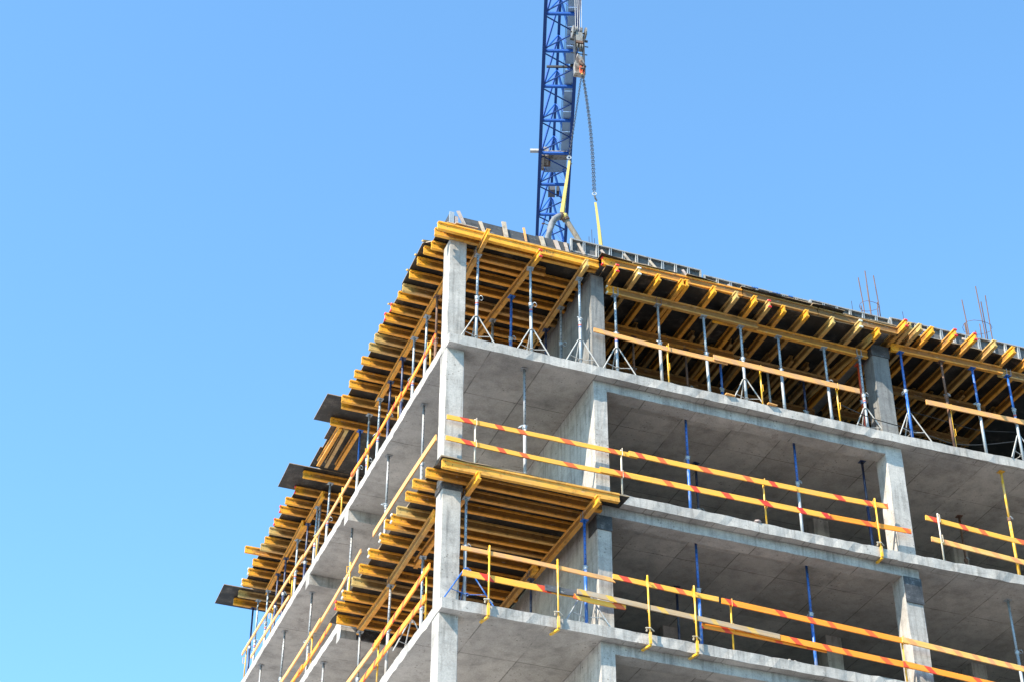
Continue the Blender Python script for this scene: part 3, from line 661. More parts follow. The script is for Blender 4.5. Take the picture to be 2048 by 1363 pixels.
for j, (x, y, st, s) in enumerate(pl):
    prop(x, y, 0, 2.38, st, '%s prop on the left edge of the upper slab, %s behind the corner column' % ({'rusty': 'rusty brown', 'galv': 'galvanised', 'navy': 'dark blue'}[st], ORD[j + 1]), GP, None, None, bool(s))
for (x, y, st, l) in ((.42, 7.16, 'galv', 'galvanised prop under the nearer joist of the nearest wide plywood sheet'), (.41, 7.92, 'mix', 'prop with holes under the farther joist of the nearest wide plywood sheet'), (.40, 10.52, 'galv', 'galvanised prop under the nearer joist of the middle wide sheet'), (.38, 11.32, 'grey', 'grey prop under the farther joist of the middle wide sheet'),
                       (.30, 17.25, 'galv', 'pale prop under the nearer joist of the farthest wide sheet'), (.28, 17.76, 'navy', 'dark blue last prop at the far end of the left edge')):
    prop(x, y, 0, 2.58, st, l, GP, None, None, st == 'galv')
for j, (x, y, st) in enumerate(((.34, 11.44, 'galv'), (.36, 12.35, 'navy'), (.35, 13.25, 'galv'), (.31, 14.31, 'navy'), (.33, 15.24, 'navy'), (.34, 16.24, 'galv'))):
    prop(x, y, 0, 2.38, st, '%s prop on the left slab edge, %s beyond the middle wide plywood sheet' % ('galvanised' if st == 'galv' else 'dark blue', ORD[j + 1]), GP, None, None, st == 'galv')
pm = [(3.81, .23, 'galv', 'x', 1), (4.84, .23, 'pale', 'x', 0), (5.95, .23, 'galv', 0, 0), (6.85, .28, 'galv', 0, 1), (7.80, .325, 'galv', 0, 0), (8.96, .325, 'galv', 0, 0), (9.84, .325, 'galv', 'x', 1)]
for j, (x, y, st, f, s) in enumerate(pm):
    prop(x, y, 0, 2.16, st, 'galvanised prop in the front row of the middle bay, %s right of the second column' % ORD[j + 1], GP, None, f or None, bool(s))
tripod(3.81, .23, 0, 'white steel tripod around the prop just right of the second front column', ph=.4)
tripod(6.85, .28, 0, 'white steel tripod in the middle of the front row of the middle bay', ph=.3)
tripod(9.84, .325, 0, 'white steel tripod around the prop just left of the third front column', ph=.1)
prop(10.82, .11, 0, 2.38, 'blue', 'bright blue prop just right of the third front column', GP, 1.32, None, False)
tripod(10.84, .14, 0, 'white steel tripod around the bright blue prop', ph=.2)
prop(11.87, .08, 0, 2.38, 'rusty', 'prop with a rusty top, second to the right of the third front column', GP)
prop(12.66, .04, 0, 2.38, 'mix', 'blue topped prop, third to the right of the third front column', GP)
prop(13.62, .02, 0, 2.38, 'mix', 'galvanised prop with a tripod at the right edge of the photo', GP, None, 'x', True)
tripod(13.62, .05, 0, 'white steel tripod at the right edge of the upper slab', ph=.9)
for x, y, st, l in ((4.79, 1.50, 'rusty', 'rusty prop in the second row of the dark middle bay'), (6.10, 1.5, 'rusty', 'dark rusty prop with a ring in the second row of the middle bay'), (6.95, 1.52, 'blue', 'deep blue prop in the second row of the middle bay'),
                    (8.19, 1.56, 'grey', 'dark grey prop in the second row of the middle bay, left one'), (9.09, 1.58, 'navy', 'dark prop in the second row of the middle bay, right one')):
    prop(x, y, 0, 2.16, st, l, GP)
prop(9.98, .62, 0, 2.16, 'red', 'orange red prop hidden behind the props left of the third front column', GP)
# storeys below
GB = 'back-props in the open storeys'
for x, y, z0, z1, st, l in ((1.78, .36, -3.19, -.225, 'pale', 'pale prop standing in the corner bay between the striped guard rails'), (.26, 2.33, -3.19, -.225, 'grey', 'grey prop left of the corner column in the storey below the upper slab'),
        (.17, 4.52, -3.19, -.225, 'grey', 'grey prop rising beside the long tilted plank left of the lower deck'), (.30, 7.75, -3, -.225, 'grey', 'grey prop just beyond the nearer cross beam of the upper slab'),
        (.32, 11.2, -3, -.225, 'grey', 'grey prop just beyond the farther cross beam of the upper slab'), (.22, 13.45, -3, -.225, 'grey', 'pale grey prop between two planks far left under the upper slab'), (.17, 15.55, -3, -.225, 'grey', 'farthest grey prop with a yellowish head under the upper slab'),
        (5.52, .62, -3, -.225, 'blue', 'bright blue prop behind the striped rails right of the second column'), (6.62, 2.37, -3, -.225, 'navy', 'dark blue prop deep behind the striped rails'), (8.15, .70, -3, -.225, 'mix', 'prop with blue top and white foot behind the striped rails'),
        (10.0, .95, -3, -.225, 'navy', 'dark prop tucked behind the third front column in the striped rail storey'), (13.1, .22, -3, -.225, 'yellow', 'yellow painted prop at the right side of the photo'), (13.25, 2.21, -3, -.225, 'rusty', 'dark rusty prop deep behind the right hand rails'),
        (5.61, .67, -6, -3.225, 'blue', 'blue prop spotted white behind the yellow posts of the lower storey'), (6.15, 2.71, -6, -3.225, 'navy', 'dark blue prop deep in the lower storey'), (8.19, .76, -6, -3.225, 'blue', 'bright blue prop in the middle of the lower storey'),
        (13.04, .66, -6, -3.225, 'galv', 'galvanised prop with holes at the lower right edge of the photo'), (.14, 8.89, -6, -3.225, 'grey', 'grey prop under the middle slab left of the lower deck')):
    prop(x, y, z0 + (.004 if z0 > -3.1 else 0), z1, st, l, GB, None, None, False)
GD = 'props under the lower corner deck'
for x, y, st, l, f in ((.54, .30, 'galv', 'galvanised prop with a forked head right beside the corner column under the lower deck', 'y'), (2.98, .24, 'blue', 'blue prop beside the wall under the front of the lower deck', 'y'), (.50, 2.76, 'galv', 'prop with a wide round head behind the corner column under the lower deck', None),
                       (.23, 4.15, 'pale', 'pale prop under the lapped bearers on the left of the lower deck', 'y'), (.28, 6.38, 'grey', 'grey prop at the far end of the lower deck', None), (2.86, 2.85, 'navy', 'dark blue prop deep under the lower deck beside the wall', 'y')):
    prop(x, y, -6, -3.62, st, l, GD, None, f, False)
tripod(.56, .24, -6, 'blue steel tripod beside the corner column under the lower deck', 'blue_paint', .8, .52, .3)
tripod(2.98, .28, -6, 'white and grey tripod in front of the second column on the lower slab', 'galv', .82, .5, .2)
tripod(.25, 2.6, -6, 'pale tripod behind the orange rails left of the corner column', 'white_steel', .8, .42, .8)

# ------------------------------------------------------------------ guard rails
GR = 'guard rail planks'
def plank(p0, p1, h, mat, label, th=.028, cat='plank', broken=False):
    p0 = V(p0); p1 = V(p1); L = (p1 - p0).length; d, s, u = frame(p0, p1)
    mw = Matrix((d, s, u)).transposed().to_4x4(); mw.translation = p0
    bm = B(); n = max(2, int(L / .35)); R = []
    bow = rnd.uniform(-.022, .022); sag = rnd.uniform(-.026, .010)
    for i in range(n + 1):
        x = L * i / n; k = math.sin(math.pi * i / n)
        e = rnd.uniform(-.0015, .0015)
        R.append([bm.verts.new((x, y + bow * k, z + sag * k + e)) for y, z in ((-th / 2, -h / 2), (th / 2, -h / 2), (th / 2, h / 2), (-th / 2, h / 2))])
    if broken:
        for v, dx in zip(R[-1], (.0, .02, -.14, -.1)): v.co.x += dx
    for a, b in zip(R, R[1:]):
        for k in range(4): bm.faces.new((a[k], a[(k + 1) % 4], b[(k + 1) % 4], b[k]))
    bm.faces.new(R[0][::-1]); bm.faces.new(R[-1])
    return tag(obj('guard_plank', bm, mat, None, mw), label, cat, GR)
# upper slab, front
plank((3.21, .04, .945), (6.33, .04, .90), .105, 'raw_plank', 'plain orange plank on the upper slab front, starting at the second column')
plank((5.98, .0, .935), (9.55, .02, .95), .125, 'raw_plank', 'plain orange plank on the upper slab front, ending before the third column')
plank((11.24, .0, 1.07), (15.2, -.06, 1.12), .125, 'raw_plank', 'plain orange plank on the upper slab at the right edge')
# upper slab, left side
plank((.0, .92, .56), (.0, 3.3, .47), .10, 'orange_plank', 'orange plank end rising behind the corner column on the upper slab')
plank((-.03, 3.1, .49), (-.03, 6.85, .60), .10, 'orange_plank', 'striped orange plank on the left edge of the upper slab, second from the corner')
plank((.0, 6.5, .60), (.0, 11.4, .66), .10, 'raw_plank', 'orange plank on the left edge of the upper slab below the middle wide sheet')
plank((-.03, 11.0, .64), (-.03, 17.25, .86), .10, 'raw_plank', 'long top plank at the far left end of the upper slab')
plank((-.02, 12.2, .1), (-.02, 16.1, .24), .10, 'raw_plank', 'lower plank hugging the far left end of the upper slab')
# middle slab, front (corner bay + middle bay)
plank((.02, .06, -2.0), (4.1, .06, -1.985), .10, 'striped_plank', 'upper red striped plank across the corner bay and corner column')
plank((3.9, .02, -1.98), (7.7, .02, -1.975), .115, 'striped_plank', 'upper red striped plank right of the second column')
plank((7.5, .05, -1.965), (9.9, .05, -1.91), .115, 'striped_plank', 'upper red striped plank ending before the third column')
plank((.01, .06, -2.49), (3.75, .06, -2.515), .10, 'striped_plank', 'lower red striped plank across the corner bay and corner column')
plank((3.25, .02, -2.51), (8.43, .02, -2.48), .12, 'striped_plank', 'lower red striped plank right of the second column')
plank((8.2, .05, -2.475), (10.39, .05, -2.415), .11, 'orange_plank', 'lower red striped plank ending over the third front column')
plank((10.8, .04, -1.985), (14.6, .0, -2.17), .115, 'striped_plank', 'upper red striped plank right of the third column')
plank((10.87, .04, -2.495), (14.6, .0, -2.70), .115, 'faded_plank', 'lower faded striped plank right of the third column')
# middle slab, left side
plank((-.03, .56, -2.19), (-.03, 4.71, -2.15), .135, 'raw_plank', 'wide tilted plain plank left of the corner column beside the lower deck')
plank((.0, 5.74, -2.0), (.0, 9.3, -2.23), .11, 'raw_plank', 'top plank on the left edge of the middle slab, nearer one')
plank((-.03, 8.8, -2.21), (-.03, 13.4, -2.2), .11, 'raw_plank', 'top plank on the left edge of the middle slab, farther one')
plank((-.02, 7.8, -2.78), (-.02, 10.6, -2.79), .11, 'orange_plank', 'lower striped plank on the left edge of the middle slab, nearer one')
plank((-.05, 10.1, -2.80), (-.05, 14.0, -2.82), .11, 'orange_plank', 'lower striped plank on the left edge of the middle slab, farther one')
# lower slab, front
plank((.35, -.02, -4.915), (3.49, -.02, -4.995), .085, 'raw_plank', 'thin plain plank with a splintered end in front of the lower deck', .028, 'plank', True)
plank((.39, -.02, -5.435), (2.95, -.02, -5.46), .125, 'striped_plank', 'orange plank with red stripes low in front of the lower deck')
plank((2.02, -.055, -5.445), (2.92, -.055, -5.425), .12, 'grey_timber', 'short grey painted board over the plank left of the second column')
plank((2.66, -.09, -5.42), (6.95, -.05, -5.56), .105, 'grey_plank', 'grey brown plank with yellow stripes across the second column')
plank((2.6, -.05, -5.51), (3.67, -.05, -5.545), .10, 'striped_plank', 'short orange plank with a pinkish end below the grey brown one')
plank((3.44, -.02, -4.91), (5.68, -.02, -4.975), .105, 'striped_plank', 'short yellow plank with faded red stripes right of the second column')
plank((5.75, -.02, -4.985), (9.9, -.02, -5.11), .12, 'orange_plank', 'upper bright orange plank with red stripes on the lower storey')
plank((9.75, -.05, -5.105), (14.5, -.08, -5.35), .12, 'faded_plank', 'upper faded striped plank running out at the lower right')
plank((5.3, .0, -5.60), (8.0, .0, -5.64), .10, 'orange_plank', 'orange plank end showing beneath the grey brown plank')
plank((6.4, -.03, -5.55), (9.95, -.03, -5.655), .125, 'orange_plank', 'lower bright orange plank with red stripes on the lower storey')
plank((9.7, -.06, -5.65), (13.2, -.09, -5.80), .125, 'orange_plank', 'lower orange plank crossing the third column at the bottom of the photo')
# lower slab, left side
plank((-.02, .72, -4.99), (-.02, 4.3, -5.03), .13, 'orange_plank', 'upper orange striped plank left of the corner column')
plank((.01, 3.9, -5.02), (.01, 8.0, -4.9), .12, 'raw_plank', 'upper plain plank farther left at the bottom of the photo')
plank((-.02, .88, -5.57), (-.02, 6.2, -5.45), .13, 'orange_plank', 'lower orange striped plank left of the corner column')
GPO = 'yellow guard rail posts'
def post(x, y, z0, z1, hooks, label, mat='yellow_steel', foot=None, out=(0, -1)):
    t = thing('guard_post', label, 'guard post', (x, y, z0), GPO)
    H = z1 - z0
    bm = B(); tube(bm, [(0, 0, 0), (rnd.uniform(-.01, .01), 0, H)], .019, 8); obj('post_tube', bm, mat, t, smooth=True)
    for hz in hooks:
        zz = hz - z0; bm = B(); ox, oy = out
        pts = [V((0, 0, zz - .085)), V((ox * .075, oy * .075, zz - .085)), V((ox * .075, oy * .075, zz + .085)), V((0, 0, zz + .085))]
        for a, b in zip(pts, pts[1:]): tube(bm, [a, b], .0075, 5)
        obj('plank_hook', bm, mat, t)
    if foot:
        bm = B(); f = V(foot); bar(bm, (0, 0, -.01), (f.x, f.y, -.01), .05, .035); bar(bm, (0, 0, .02), (0, 0, .26), .045, .045)
        obj('slab_clamp', bm, mat, t)
        bm = B(); tube(bm, [(-.10, -.02, .33), (.0, -.03, .34), (.09, .02, .31)], .012, 6); tube(bm, [(-.06, -.01, .33), (-.05, .05, .30)], .02, 6); obj('clamp_screw', bm, 'pale_steel', t)
    return t
for x, l in ((4.92, 'first'), (7.12, 'second'), (9.0, 'third'), (11.9, 'fourth')):
    post(x, .07, .004, 1.0 if x < 11 else 1.14, (.93 if x < 11 else 1.08, .42), 'yellow post on the front of the upper slab, %s right of the second column' % l)
for y, zt, l in ((1.3, .66, 'first'), (3.45, .56, 'second'), (5.69, .74, 'third'), (7.78, .80, 'fourth'), (9.9, .70, 'fifth'), (12.16, .72, 'sixth'), (14.2, .78, 'seventh'), (17.0, 1.02, 'last')):
    post(.03, y, .004, zt, (min(zt, .55),), 'yellow post on the left edge of the upper slab, %s behind the corner column' % l, out=(-1, 0))
post(.63, .1, -3.19, -1.9, (-1.99, -2.50), 'pale thin post on the lower deck just right of the corner column', 'pale_steel')
post(3.75, .08, -2.996, -1.9, (-1.98, -2.51), 'pale post right of the second column behind the striped rails', 'pale_steel')
post(6.97, .09, -2.996, -1.9, (-1.97, -2.5), 'yellow post in the middle of the striped rails')
post(9.55, -.03, -3.25, -1.83, (-1.92, -2.44), 'yellow post clamped under the middle slab beside the third column', 'yellow_steel', (0, .26), (0, 1))
post(11.08, .0, -2.996, -1.85, (-2.0, -2.5), 'pale post behind the rails right of the third column', 'pale_steel')
post(.0, 6.55, -2.996, -1.86, (-2.06,), 'yellow post on the left edge of the middle slab beside the lower deck', out=(-1, 0))
post(.02, 9.6, -2.996, -2.1, (-2.22, -2.78), 'yellow post on the left edge of the middle slab, farther back', out=(-1, 0))
post(.89, -.06, -6.27, -4.78, (-4.92, -5.43), 'yellow post clamped under the lower slab, first right of the corner column', 'yellow_steel', (-.06, .26), (0, 1))
post(2.28, -.07, -6.27, -4.80, (-4.96, -5.45), 'yellow post clamped under the lower slab just left of the second column', 'yellow_steel', (-.06, .26), (0, 1))
post(4.14, -.10, -6.27, -4.79, (-4.92, -5.47), 'yellow post clamped under the lower slab, first right of the second column', 'yellow_steel', (-.06, .26), (0, 1))
post(5.12, -.10, -6.27, -4.82, (-4.95, -5.5), 'yellow post clamped under the lower slab, second right of the second column', 'yellow_steel', (-.06, .26), (0, 1))
post(5.97, .04, -5.996, -4.9, (-4.99, -5.53), 'thin yellow post inside the rails of the lower storey')
post(9.79, .03, -5.996, -5.02, (-5.1, -5.65), 'yellow post in front of the third column at the bottom of the photo')
post(.02, 1.0, -5.996, -4.94, (-5.0, -5.57), 'yellow post just left of the corner column on the lower slab', out=(-1, 0))
post(.04, 4.12, -5.996, -4.9, (-5.03, -5.5), 'yellow post farther left of the corner column on the lower slab', out=(-1, 0))

# ------------------------------------------------------------------ cables and loose bits
def cable(name, pts, r, label, mat='cable', cat='cable'):
    P = [V(p) for p in pts]; out = []
    for i in range(len(P) - 1):
        a, b = P[max(i - 1, 0)], P[i]; c, d = P[i + 1], P[min(i + 2, len(P) - 1)]
        for k in range(4):
            t = k / 4; out.append(.5 * ((2 * b) + (c - a) * t + (2 * a - 5 * b + 4 * c - d) * t * t + (3 * b - a - 3 * c + d) * t ** 3))
    out.append(P[-1]); bm = B(); tube(bm, out, r, 6); return tag(obj(name, bm, mat), label, cat)
cable('black_cable', [(9.0, .09, .50), (9.1, .1, .52), (9.79, .1, .36), (10.67, .1, .30), (11.33, .1, .23), (11.9, .1, .17), (12.67, .1, .33), (13.6, .06, .62)], .011, 'slack black cable sagging across the props right of the third column')
cable('black_cable', [(10.56, .35, 1.0), (11.58, .3, .92), (12.7, .3, .86), (13.6, .12, .9)], .007, 'thin black wire stretched above the slack cable in the right bay')
for x, y, z, l in ((6.73, .03, -3, 'small pale stone lying on the edge of the middle slab'),):
    bm = B(); bmesh.ops.create_icosphere(bm, subdivisions=2, radius=.055)
    for v in bm.verts: v.co = V((v.co.x * 1.5, v.co.y, v.co.z * .6 + .035)) + V((rnd.uniform(-1, 1), rnd.uniform(-1, 1), rnd.uniform(-1, 1))) * .008
    tag(obj('stone', bm, 'pale_timber', None, Matrix.Translation((x, y, z))), l, 'stone')
for x, y, l in ((6.3, -.03, 'left'), (7.3, -.03, 'right')):
    bm = B(); bar(bm, (x - .11, y, .018), (x + .11, y + .02, .016), .07, .022); tag(obj('wood_offcut', bm, 'raw_plank'), 'small wooden offcut on the upper slab edge, %s of the two in the middle bay' % l, 'offcut', 'wood offcuts on the upper slab')
for x, y, z, l in ((7.36, .3, -6, 'grey concrete block at the lower slab edge left of the bright blue prop'), (5.84, .34, -6, 'flat grey concrete block low behind the thin yellow post'), (8.62, .34, -6, 'grey concrete block at the lower slab edge right of the bright blue prop')):
    bm = B(); box(bm, -.10, .12, -.06, .10, .003, .12); box(bm, -.08, -.03, -.05, .09, .12, .17); box(bm, .04, .09, -.05, .09, .12, .16)
    bmesh.ops.bevel(bm, geom=bm.edges[:], offset=.006, segments=1, affect='EDGES')
    tag(obj('concrete_block', bm, 'concrete', None, Matrix.Translation((x, y, z))), l, 'block', 'loose concrete blocks')

# ------------------------------------------------------------------ starter bars on the roof
def bars_cage(cx, cy, sx, sy, tops, zr, label, extra=()):
    t = thing('rebar_cage', label, 'rebar', (cx, cy, 2.9), 'column starter bars above the roof')
    for (dx, dy, zt) in tops:
        bm = B(); tube(bm, [(dx * sx, dy * sy, .0), (dx * sx + rnd.uniform(-.02, .02), dy * sy, (zt - 2.9) * .5), (dx * sx + rnd.uniform(-.03, .03), dy * sy, zt - 2.9)], .0135, 6)
        obj('starter_bar', bm, 'rebar', t)
    bm = B(); k = 14; p = [(math.cos(6.283 * i / k) * sx * 1.08, math.sin(6.283 * i / k) * sy * 1.08, zr - 2.9 + .02 * math.sin(i)) for i in range(k + 1)]
    tube(bm, p, .006, 5); obj('tie_ring', bm, 'rebar', t)
bars_cage(10.40, .45, .22, .18, ((-1, -.4, 4.54), (-.45, -1, 4.70), (.5, .9, 4.60), (1, -.3, 4.74), (.6, -.6, 3.9), (-.7, .5, 3.85)), 3.82, 'four tall rusty starter bars with a tie ring above the third front column')
bars_cage(13.42, .55, .34, .26, ((-1, -.3, 4.75), (-.05, -1, 5.12), (.15, -.9, 4.7), (.98, -.2, 5.1), (-.75, .4, 4.2), (-.5, .7, 4.3), (.35, .8, 4.15), (.6, .6, 4.35)), 4.08, 'starter bars with a tie ring farther right near the edge of the photo')
for x, y, z, l in ((9.91, .4, 3.80, 'single thin wire standing left of the taller starter bars'), (11.27, .4, 3.86, 'single thin bar standing between the two groups of starter bars'), (3.44, .5, 4.09, 'tallest of three thin bars beside the yellow sling'), (3.37, .5, 3.87, 'left short bar of the three beside the yellow sling'), (3.52, .55, 3.9, 'right short bar of the three beside the yellow sling')):
    bm = B(); tube(bm, [(x, y, 2.9), (x - .01, y, z)], .007, 5); tag(obj('thin_rebar', bm, 'dark_steel'), l, 'rebar', 'thin bars on the roof')

# ------------------------------------------------------------------ tower crane
JD = V((.3437, .9391, 0)).normalized(); JN = V((JD.y, -JD.x, 0))
J0 = V((9.42, 17.84, 30.0)); JW = 1.27; APH = 1.95; BAY = 2.0
crane = thing('tower_crane', 'blue lattice jib of a tower crane reaching overhead behind the building', 'crane', (J0 + JD * 27 + JN * JW * .5 - V((0, 0, 54)))[:], None)
coff = Matrix.Translation(-V(crane.location))
def JP(k, w, z=0.): return J0 + JD * (k * BAY) + JN * (w * JW) + V((0, 0, z))
K0, K1 = -14, 14
bm = B()
bar(bm, JP(K0, 0), JP(K1, 0), .135, .135); obj('bottom_chord', bm, 'crane_shade_blue', crane, coff)
bm = B(); bar(bm, JP(K0, 1), JP(K1, 1), .135, .135); obj('bottom_chord', bm, 'crane_shade_blue', crane, coff)
bm = B(); bar(bm, JP(K0 + .5, .5, APH), JP(K1 - .5, .5, APH), .11, .11); obj('top_chord', bm, 'crane_shade_blue', crane, coff)
bm = B(); bm2 = B(); bm3 = B()
for k in range(K0, K1 + 1):
    if -3 <= k <= 10:
        b1 = B(); bar(b1, JP(k, .05, .0), JP(k, .95, .0), .11, .09); obj('cross_strut', b1, 'crane_blue', crane, coff)
    else: bar(bm, JP(k, .05, .0), JP(k, .95, .0), .11, .09)
    if k < K1:
        ap = JP(k + .5, .5, APH - .04)
        tube(bm2, [JP(k, .03, .05), ap], .032, 6); tube(bm2, [JP(k, .97, .05), ap], .032, 6)
        tube(bm2, [JP(k + 1, .03, .05), ap], .055, 6); tube(bm2, [JP(k + 1, .97, .05), ap], .055, 6)
        tube(bm3, [JP(k + .08, .05), JP(k + .5, .95)], .03, 6); tube(bm3, [JP(k + .92, .05), JP(k + .5, .95)], .03, 6)
obj('end_bay_struts', bm, 'crane_blue', crane, coff); obj('web_diagonal', bm2, 'crane_blue', crane, coff); obj('bottom_lacing', bm3, 'crane_shade_blue', crane, coff)
bm = B()
for k0, k1 in ((K0, 1.42), (1.58, 4.0)):
    n = max(1, int((k1 - k0) / .5))
    for i in range(n):
        a = k0 + (k1 - k0) * i / n + .01; b = k0 + (k1 - k0) * (i + 1) / n - .01
        A, Bq = JP(a, .83, .12), JP(b, .83, .12); bar(bm, A, Bq, .34, .02)
obj('walkway', bm, 'walkway', crane, coff)
bm = B()
for w in (.66, .70, .93): tube(bm, [JP(K0, w, .55), JP(4.2, w, .55)], .012, 5)
obj('trolley_rope', bm, 'dark_steel', crane, coff)
bm = B(); bar(bm, JP(4.0, -.33, .12), JP(4.0, .08, .12), .16, .10); obj('white_plate', bm, 'white_steel', crane, coff)
bm = B(); bar(bm, JP(4.08, .2, .25), JP(4.38, .2, .25), .22, .5); bar(bm, JP(4.1, .55, .3), JP(4.36, .55, .3), 1.0, .06); bar(bm, JP(4.1, .1, .05), JP(4.5, .1, .05), .12, .3); obj('winch_platform', bm, 'hook_grey', crane, coff)
bm = B(); a = JP(4.42, .2, .2); tube(bm, [a - JN * .12, a + JN * .2], .17, 12); obj('winch_drum', bm, 'brown_steel', crane, coff)
bm = B(); bar(bm, JP(4.4, .55, .62), JP(4.95, .55, .62), .95, .03); obj('service_deck', bm, 'walkway', crane, coff)
bm = B(); bar(bm, JP(1.46, .1, .04), JP(1.46, .95, .04), .07, .08); bar(bm, JP(1.5, .84, .14), JP(1.5, .98, .14), .35, .06); obj('buffer_bar', bm, 'dark_steel', crane, coff)
bm = B(); bar(bm, JP(5.25, .45, .28), JP(5.5, .45, .28), .30, .30); obj('floodlight', bm, 'lamp', crane, coff)
bm = B(); bar(bm, JP(5.28, .66, .3), JP(5.48, .66, .3), .12, .34); obj('floodlight_bracket', bm, 'dark_steel', crane, coff)
# mast under the far end of the jib
mc = J0 + JD * 27.0 + JN * JW * .5
bm = B()
cs = [mc + JD * (sx * .8) + JN * (sy * .8) for sx, sy in ((-1, -1), (1, -1), (1, 1), (-1, 1))]
for c in cs: bar(bm, V((c.x, c.y, -24)), V((c.x, c.y, 29.9)), .16, .16, V((0, 1, 0)))
for k in range(26):
    z0 = -24 + k * 2.07
    for i in range(4):
        a = cs[i]; b = cs[(i + 1) % 4]
        tube(bm, [V((a.x, a.y, z0)), V((b.x, b.y, z0))], .045, 5); tube(bm, [V((a.x, a.y, z0)), V((b.x, b.y, z0 + 2.07))], .04, 5)
obj('mast', bm, 'crane_blue', crane, coff)

# ------------------------------------------------------------------ hook block, chains, slings, hose  (hang over the roof at y = 1.5)
HX, HY = 3.665, 1.5
hb = thing('hook_block', 'grey and brown crane hook block with pulleys hanging beside the blue jib', 'hook block', (HX, HY, 9.8))
hb.rotation_euler = (0, 0, -.15)
for s in (-1, 1):
    bm = B(); w = .012
    prof = [(-.07, .35), (.07, .35), (.085, .8), (.085, 1.1), (.06, 1.38), (-.06, 1.38), (-.085, 1.1), (-.085, .8)]
    A = [bm.verts.new((s * .115 - w, y, z)) for y, z in prof]; C = [bm.verts.new((s * .115 + w, y, z)) for y, z in prof]
    for i in range(8): bm.faces.new((A[i], A[(i + 1) % 8], C[(i + 1) % 8], C[i]))
    bm.faces.new(A[::-1]); bm.faces.new(C); obj('side_plate', bm, 'dark_steel', hb)
for x in (-.15, .17):
    bm = B(); lathe_disc(bm, (x, 0, 1.5), .16, .035, (1, 0, 0), 18); obj('pulley', bm, 'hook_grey', hb)
for x in (-.05, .06):
    bm = B(); lathe_disc(bm, (x, 0, 1.55), .11, .05, (1, 0, 0), 16); obj('pulley', bm, 'hook_grey', hb)
for x in (-.06, .02, .07):
    bm = B(); lathe_disc(bm, (x, -.0, .98), .10, .03, (1, 0, 0), 16); obj('pulley', bm, 'hook_grey', hb)
bm = B(); box(bm, -.09, .08, -.09, .09, 1.14, 1.44); obj('crosshead', bm, 'hook_grey', hb)
bm = B(); box(bm, -.085, .085, -.10, .08, 1.06, 1.135); obj('rusty_bracket', bm, 'rusty', hb)
for z, x0, x1, r in ((1.5, -.21, .22, .02), (1.24, -.23, .23, .032), (1.05, -.21, .24, .014), (.77, -.21, .21, .014)):
    bm = B(); tube(bm, [(x0, 0, z), (x1, 0, z)], r, 8); obj('axle', bm, 'dark_steel', hb)
bm = B()
prof = [(-.14, .02), (.14, .02), (.14, .32), (.07, .62), (-.06, .70), (-.14, .36)]
A = [bm.verts.new((x, -.075, z)) for x, z in prof]; C = [bm.verts.new((x, .075, z)) for x, z in prof]
for i in range(6): bm.faces.new((A[i], A[(i + 1) % 6], C[(i + 1) % 6], C[i]))
bm.faces.new(A[::-1]); bm.faces.new(C)
bmesh.ops.bevel(bm, geom=bm.edges[:], offset=.008, segments=1, affect='EDGES'); obj('weight_block', bm, 'hook_grey', hb)
bm = B(); pts = [(0, -.115, .42), (.0, -.12, .36), (.06, -.125, .30), (.10, -.125, .23), (.075, -.125, .16), (.0, -.125, .13), (-.055, -.125, .17), (-.06, -.125, .24)]
tube(bm, pts, [.04, .04, .042, .046, .046, .042, .032, .018], 8); obj('hook', bm, 'brown_steel', hb, smooth=True)
sh = thing('lifting_shackle', 'orange red lifting ring hanging in the crane hook', 'shackle', (HX + .01, HY - .13, 9.86))
bm = B(); k = 12
for dx in (-.03, .035):
    pts = [(dx + .03 * math.cos(6.283 * i / k), .012 * (1 if dx > 0 else -1), .03 + .12 * math.sin(6.283 * i / k)) for i in range(k + 1)]; tube(bm, pts, .014, 6)
obj('ring', bm, 'hook_red', sh)
bm = B(); bmesh.ops.create_icosphere(bm, subdivisions=1, radius=.035, matrix=Matrix.Translation((0, 0, -.10))); obj('coupling', bm, 'yellow_steel', sh)
bm = B()
for i, (dx, dy) in enumerate(((-.06, -.1), (-.03, .1), (.05, -.1), (.08, .1))): tube(bm, [(HX + dx, HY + dy, 11.36), (HX + dx * 1.2, HY + dy * 1.5, 29.9)], .009, 6)
tag(obj('hoist_rope', bm, 'grey_steel'), 'steel hoist rope running straight up from the hook block', 'rope')
def chain(a, b, name, label, sag=0., dbl=0.):
    a = V(a); b = V(b); L = (b - a).length; step = .058; n = int(L / step); bm = B()
    d, s, u = frame(a, b)
    for strand in ((-1, 1) if dbl else (0,)):
        for i in range(n):
            t = (i + .5) / n
            c = a.lerp(b, t) + V((0, 0, -1)) * 0 + s * (sag * math.sin(math.pi * t) + strand * dbl * (.4 + .6 * t)) + u * strand * .01
            side = s if i % 2 else u
            rot = side * math.cos(.5) + d.cross(side) * math.sin(.5)
            nrm = d.cross(rot).normalized()
            pts = []
            m = 8; vs = []
            for q in range(m):
                an = 6.283 * q / m; o = d * math.cos(an) * .036 + rot * math.sin(an) * .021
                e = (d * math.cos(an) + rot * math.sin(an)).normalized()
                vs.append([bm.verts.new(c + o + (e * math.cos(1.57 * w) + nrm * math.sin(1.57 * w)) * .0085) for w in range(4)])
            for q in range(m):
                for w in range(4): bm.faces.new((vs[q][w], vs[(q + 1) % m][w], vs[(q + 1) % m][(w + 1) % 4], vs[q][(w + 1) % 4]))
    return tag(obj(name, bm, 'chain'), label, 'chain', 'lifting chains under the hook')
chain((HX + .0, HY - .13, 9.74), (3.35, HY, 7.07), 'lifting_chain', 'grey lifting chain going down left to the sling on the hose')
chain((HX + .03, HY - .13, 9.74), (3.965, HY, 6.16), 'lifting_chain', 'dark double lifting chain going down right to the free sling', -.06, .018)
